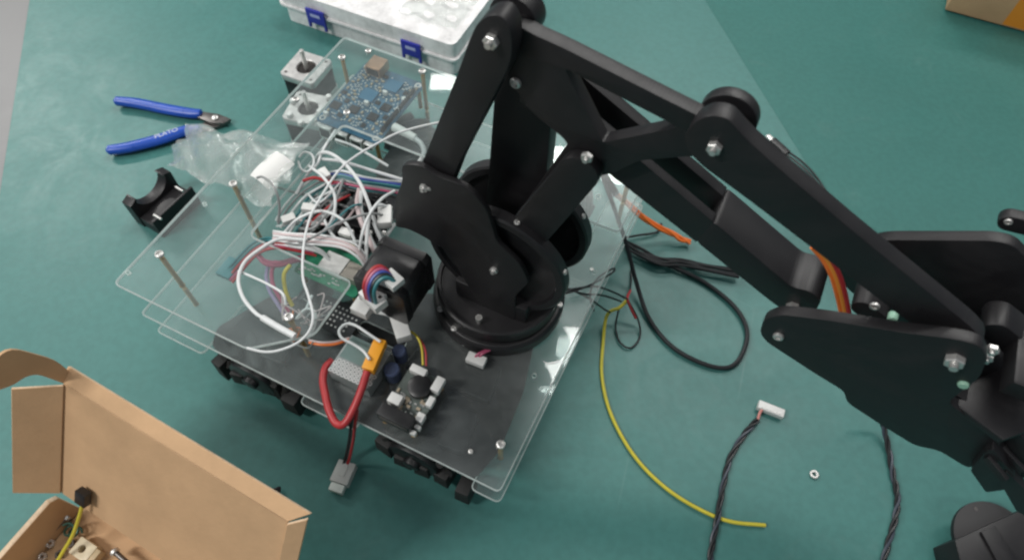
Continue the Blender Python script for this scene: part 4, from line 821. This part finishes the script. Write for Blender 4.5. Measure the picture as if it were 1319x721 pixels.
# ------------------------------------------------------------------ crinkled bag with a white slip
bagp = {}
def bagsurf(a_, b_):
    c00, c10, c01, c11 = at(218, 218, 4.4), at(352, 274, 12.0), at(244, 166, 3.2), at(398, 192, 12.2)
    P = c00.lerp(c10, a_).lerp(c01.lerp(c11, a_), b_)
    P = P + K * (1.9 * math.sin(a_ * 2.8) * math.sin(b_ * 3.0 + .1))
    rn = abs(math.sin(7 * a_ + 4 * b_)) * .5 + abs(math.sin(12 * b_ - 6 * a_ + 1)) * .4 + math.sin(23 * a_ + 13 * b_ + 2) * .14 + math.sin(41 * a_ - 29 * b_) * .1
    return P + K * rn + E1 * (.25 * math.sin(11 * b_ + 3 * a_)) + E2 * (.25 * math.sin(13 * a_))
bag = thing('plastic_bag', at(290, 225, 3), 'crumpled clear plastic bag slumped over the left plate edge', 'plastic bag')
NX, NY = 46, 26
for lay, dz in (('upper_film', 0.0), ('lower_film', -.45)):
    s = MB(); vs = [bagsurf(i / NX, j / NY) + K * (dz * math.sin(math.pi * j / NY) + random.uniform(-.05, .05)) for j in range(NY + 1) for i in range(NX + 1)]
    s.add(vs, [(j * (NX + 1) + i, j * (NX + 1) + i + 1, (j + 1) * (NX + 1) + i + 1, (j + 1) * (NX + 1) + i) for j in range(NY) for i in range(NX)]); s.build(lay, M_BAG, bag)
s = MB(); n = 8; vs = []
g00, g10, g01, g11 = at(322, 226, 12.9), at(346, 245, 12.7), at(353, 194, 13.2), at(379, 210, 13.0)
for j in range(n + 1):
    for i in range(n + 1): vs.append(g00.lerp(g10, i / n).lerp(g01.lerp(g11, i / n), j / n) + K * (.35 * math.sin(math.pi * i / n) + .12 * math.sin(5 * j / n)))
s.add(vs, [(j * (n + 1) + i, j * (n + 1) + i + 1, (j + 1) * (n + 1) + i + 1, (j + 1) * (n + 1) + i) for j in range(n) for i in range(n)]); s.build('paper_slip', M_PAPER, bag)

# ------------------------------------------------------------------ clear parts case at the back
cf = at(586, 80, 2.4); cdx = Vector((.924, -.383, 0)); cdy = Vector((.383, .924, 0)); CW, CD = 23.6, 17.0
co = Vector((cf.x, cf.y, 0)) - cdx * CW
case = thing('parts_case', co + cdx * CW / 2 + cdy * CD / 2, 'clear plastic parts case with blue latches standing behind the robot', 'storage case')
def CF(): return MB(co, cdx, cdy, K)
def shell(z0, z1, inset, closed, name, wall=.18):
    s = CF(); o_ = rounded([(inset, inset), (CW - inset, inset), (CW - inset, CD - inset), (inset, CD - inset)], .9, 5); i_ = rounded([(inset + wall, inset + wall), (CW - inset - wall, inset + wall), (CW - inset - wall, CD - inset - wall), (inset + wall, CD - inset - wall)], .8, 5)
    s.prism(o_, z0, z1, [i_]); q_ = s.build(name, M_CASE, case)
    zc = z1 if closed == 'top' else z0 + .15
    s = CF(); s.prism(i_, zc - .15, zc - .004); s.build(name + '_panel', M_CASE, q_); return q_
shell(0.02, 2.5, .25, 'bottom', 'tray'); shell(2.52, 4.6, 0, 'top', 'lid')
s = CF(); s.prism(rounded([(-.25, -.25), (CW + .25, -.25), (CW + .25, CD + .25), (-.25, CD + .25)], 1.0, 5), 2.35, 2.62, [rounded([(.3, .3), (CW - .3, .3), (CW - .3, CD - .3), (.3, CD - .3)], .8, 5)]); s.build('rim', M_CASE, case)
for k_ in range(1, 6):
    s = CF(); s.box((CW * k_ / 6, CD / 2, 1.8), (.12, CD - 1, 3.2)); s.build('divider', M_CASE, case)
for k_ in range(1, 3):
    s = CF(); s.box((CW / 2, CD * k_ / 3, 1.75), (CW - 1, .12, 3.1)); s.build('divider', M_CASE, case)
for uu in (5.4, 18.2):
    s = CF(); s.box((uu, -.42, 2.55), (2.5, .3, 1.9)); lt = s.build('latch', M_LATCH, case, bevel=.08)
    for q in (-1, 1):
        s = CF(); s.box((uu + q * 1.1, -.42, 1.3), (.3, .3, .8)); s.build('hook', M_LATCH, lt, bevel=.05)
    s = CF(); s.box((uu, -.58, 2.75), (1.3, .03, .4)); s.build('embossed_mark', mat('pale_blue_emboss', (.45, .48, .75), .4), lt)
# crumpled film on the lid
s = MB(); n = 18; vs = []
for j in range(n + 1):
    for i in range(n + 1):
        x, y = CW - 8.5 + 7.5 * i / n, 2.2 + 9 * j / n
        vs.append(co + cdx * x + cdy * y + K * (4.75 + .18 * math.sin(x * 2.1 + y) + .16 * math.sin(y * 2.7 - x * .6) + random.uniform(-.05, .05)))
s.add(vs, [(j * (n + 1) + i, j * (n + 1) + i + 1, (j + 1) * (n + 1) + i + 1, (j + 1) * (n + 1) + i) for j in range(n) for i in range(n)])
tag(s.build('plastic_film', M_BAG), 'crumpled clear film lying on the lid of the parts case', 'plastic film')

# ------------------------------------------------------------------ open cardboard mailer, bottom left
az, al, LH, LW = -.46, .95, 10.0, 18.85
hv = Vector((math.cos(az), math.sin(az), 0)); bv = Vector((-hv.y, hv.x, 0)); gv = bv * math.cos(al) + K * math.sin(al); nv = -bv * math.sin(al) + K * math.cos(al)
ho = Vector((-32.56, 12.28, 4.0))
cb2 = thing('cardboard_box', Vector((ho.x, ho.y, 0)), 'open brown cardboard mailer box with its lid tipped back', 'cardboard box')
CT = .22
def panel(name, pts, nrm, parent=cb2, t_=CT):
    s = MB(); n = len(pts); nn = nrm.normalized() * t_
    s.add(list(pts) + [p - nn for p in pts], [tuple(range(n)), tuple(range(n, 2 * n))[::-1]], 0)
    s.add(list(pts) + [p - nn for p in pts], [(i, (i + 1) % n, (i + 1) % n + n, i + n) for i in range(n)], 1); 
    bm_v = s.v; half = len(bm_v) // 2; s.v = bm_v[:half]; s.f = [tuple(i % half for i in f) for f in s.f]
    return s.build(name, [M_CARD, M_CARDE], parent, bevel=.03, seg=1)
DT = 11.0
lidp = panel('lid', [ho, ho + hv * LW, ho + hv * LW + gv * LH, ho + gv * LH], nv)
e_ = nv * 2.05 - hv * 1.95
panel('side_flap', [ho + gv * .1 + hv * .05, ho + gv * (LH - .05) + hv * .05, ho + gv * (LH - .3) + e_, ho + gv * .4 + e_], e_.cross(gv), lidp)
e2_ = hv * 1.1 - nv * .35
panel('side_flap', [ho + hv * (LW + .03) + gv * LH, ho + hv * (LW + .03), ho + hv * (LW + .03) + gv * .3 + e2_ + gv * .3, ho + hv * (LW + .03) + gv * (LH + .9) + e2_], gv.cross(e2_), lidp)
e3_ = gv * .95 - nv * .55
T0 = ho + gv * (LH + .03)
panel('front_flap', [T0 - hv * .3, T0 + hv * LW, T0 + hv * (LW + 1.1) + e3_, T0 - hv * .3 + e3_], nv * .9 + gv * .3, lidp)
P0 = ho + gv * LH
def ng(x, y):
    n_ = -(x - 81) / 18.43; return P0 + nv * n_ + gv * ((8.37 * n_ - (y - 493.4)) / 15.37)
top_ = [ng(*q) for q in ((90, 479), (72, 466), (45, 459), (22, 456), (7, 466), (1, 484))]; bot_ = [ng(*q) for q in ((83, 494), (68, 489), (50, 484), (36, 488), (24, 497), (9, 504))]
ear = []
for k_, (a_, b_) in enumerate(zip(smooth(top_, 3), smooth(bot_, 3))): ear += [a_ - hv * .02 * k_, b_ - hv * .02 * k_]
vs = ear + [p - hv * .2 for p in ear]; n = len(ear); m_ = n // 2
s = MB(); s.add(vs, [(2 * i, 2 * i + 1, 2 * i + 3, 2 * i + 2) for i in range(m_ - 1)] + [(n + 2 * i + 2, n + 2 * i + 3, n + 2 * i + 1, n + 2 * i) for i in range(m_ - 1)] + [(2 * i, 2 * i + 2, n + 2 * i + 2, n + 2 * i) for i in range(m_ - 1)] + [(2 * i + 3, 2 * i + 1, n + 2 * i + 1, n + 2 * i + 3) for i in range(m_ - 1)] + [(0, n, n + 1, 1), (n - 2, n - 1, 2 * n - 1, 2 * n - 2)])
s.build('corner_ear', M_CARD, lidp)
# tray
hb = Vector((ho.x, ho.y, 0))
panel('tray_floor', [hb + K * .26, hb + hv * LW + K * .26, hb + hv * LW - bv * DT + K * .26, hb - bv * DT + K * .26], K)
panel('tray_wall', [hb + K * .03 + hv * .25, hb + hv * LW + K * .03, ho + hv * LW - K * .03, ho + hv * .25 - K * .03], -bv)
for x_ in (0, LW):
    P = hb + hv * (x_ - (CT / 2 if x_ == 0 else 0)); q_ = hv if x_ == 0 else -hv
    panel('tray_wall', [P + K * .03 - bv * .4, P - bv * DT + K * .03, P - bv * DT + K * 3.9, P - bv * .9 + K * 3.9, P - bv * .4 + K * 3.4], q_, t_=.42)
def tray(x, y, z): return at(x, y, z)
# things in the tray
ja = thing('jumper_wire', tray(95, 690, .3), 'yellow-green wire with a black plug in the cardboard box', 'wire')
s = MB(); s.tube([tray(106, 650, 5.2), tray(101, 668, 4.2), tray(93, 690, 3.0), tray(80, 712, 2.0), tray(66, 735, 1.2), tray(50, 760, .6)], .13, 8); s.build('wire', M_YG, ja)
P = tray(107, 640, 5.75); s = MB(P, hv, gv, nv); s.box((0, 0, 0), (.95, 1.15, .6)); s.build('plug', M_BLACK2, ja, bevel=.05)
def bolt_at(label, p0, p1, r_, hr):
    B = thing('bolt', p0, label, 'bolt', 'bolts in the cardboard box'); s = MB(); s.cyl(p0, p1, r_, n=10); s.build('shank', M_DARKSTEEL, B)
    d = (p0 - p1).normalized(); s = MB(); s.cyl(p0, p0 + d * .3, hr, n=12); s.build('head', M_STEEL, B, bevel=.05, seg=1)
bolt_at('long thin bolt lying along the left wall of the cardboard box', tray(84, 668, .9), tray(38, 716, .9), .12, .3)
bolt_at('short bolt at the foot of the box lid on the right', tray(150, 712, 1.5), tray(172, 732, 1.5), .2, .34)
sb_ = thing('hinge_block', tray(107, 708, .3), 'cream plastic block with a round hole in the cardboard box', 'block')
P = tray(106, 708, 1.3); s = MB(P, hv, bv, K); s.prism([(-.8, -.6), (.8, -.6), (.8, .7), (-.8, .7)], -.9, 0, [disc2((-.1, .05), .27, 16)]); s.build('body', mat('cream_plastic', (.68, .58, .40), .5), sb_, bevel=.06)
s = MB(P, hv, bv, K); s.box((1.05, 0, -.45), (.42, 1.2, .9)); s.build('side_lug', mat('tan_plastic', (.5, .38, .22), .5), sb_, bevel=.05)
for k_, (x, y) in enumerate([(88, 672), (66, 700), (78, 714), (56, 717), (92, 700)]):
    P = tray(x, y, .42); s = MB(P); s.lathe((0, 0, 0), (0, 0, 1), [(.16, 0), (.34, 0), (.34, .26), (.16, .26)], 6)
    tag(s.build('hex_nut', M_STEEL if k_ % 2 else M_DARKSTEEL, bevel=.03, seg=1), ('dark hex nut beside the head of the long bolt in the cardboard box', 'bright hex nut just below the long bolt in the cardboard box', 'dark hex nut nearest the cream block in the cardboard box', 'bright hex nut closest to the bottom edge of the picture', 'dark hex nut beside the yellow-green wire in the cardboard box')[k_], 'nut', 'nuts in the cardboard box')
s = MB(); P = tray(99, 686, .6); s.tube([P + Vector((.4 * math.cos(t_), .4 * math.sin(t_), .1 * t_)) for t_ in [i * .8 for i in range(20)]], .09, 6, sub=3); tag(s.build('coil_spring', mat('dark_green_metal', (.05, .12, .09), .4, .6)), 'small dark green coil spring at the foot of the box lid', 'spring')
# dark wire ends showing behind the lid
s = MB(); s.tube([at(322, 622, .3), at(336, 627, .5), at(350, 631, .6), at(360, 628, .4), at(356, 638, .3), at(345, 640, .3)], .13, 7); tag(s.build('wire_offcut', M_BLKW), 'black wire offcut on the mat behind the cardboard lid', 'wire')

# ------------------------------------------------------------------ second carton, top right corner
k0, k1 = at(1217, 13, 0), at(1330, 44, 0); kd = (k1 - k0).normalized(); kn = Vector((-kd.y, kd.x, 0))
cx2 = thing('cardboard_box', k0 + kd * 10 + kn * 8, 'brown cardboard carton with orange printing at the top right corner', 'cardboard box')
s = MB(k0, kd, kn, K); s.box((11, 8, 5.01), (22, 16, 10)); s.build('carton', M_CARD, cx2, bevel=.12)
s = MB(k0, kd, kn, K); s.box((14.4, -.012, 5.0), (15.0, .02, 9.6)); s.build('printed_panel', M_TAPE, cx2)
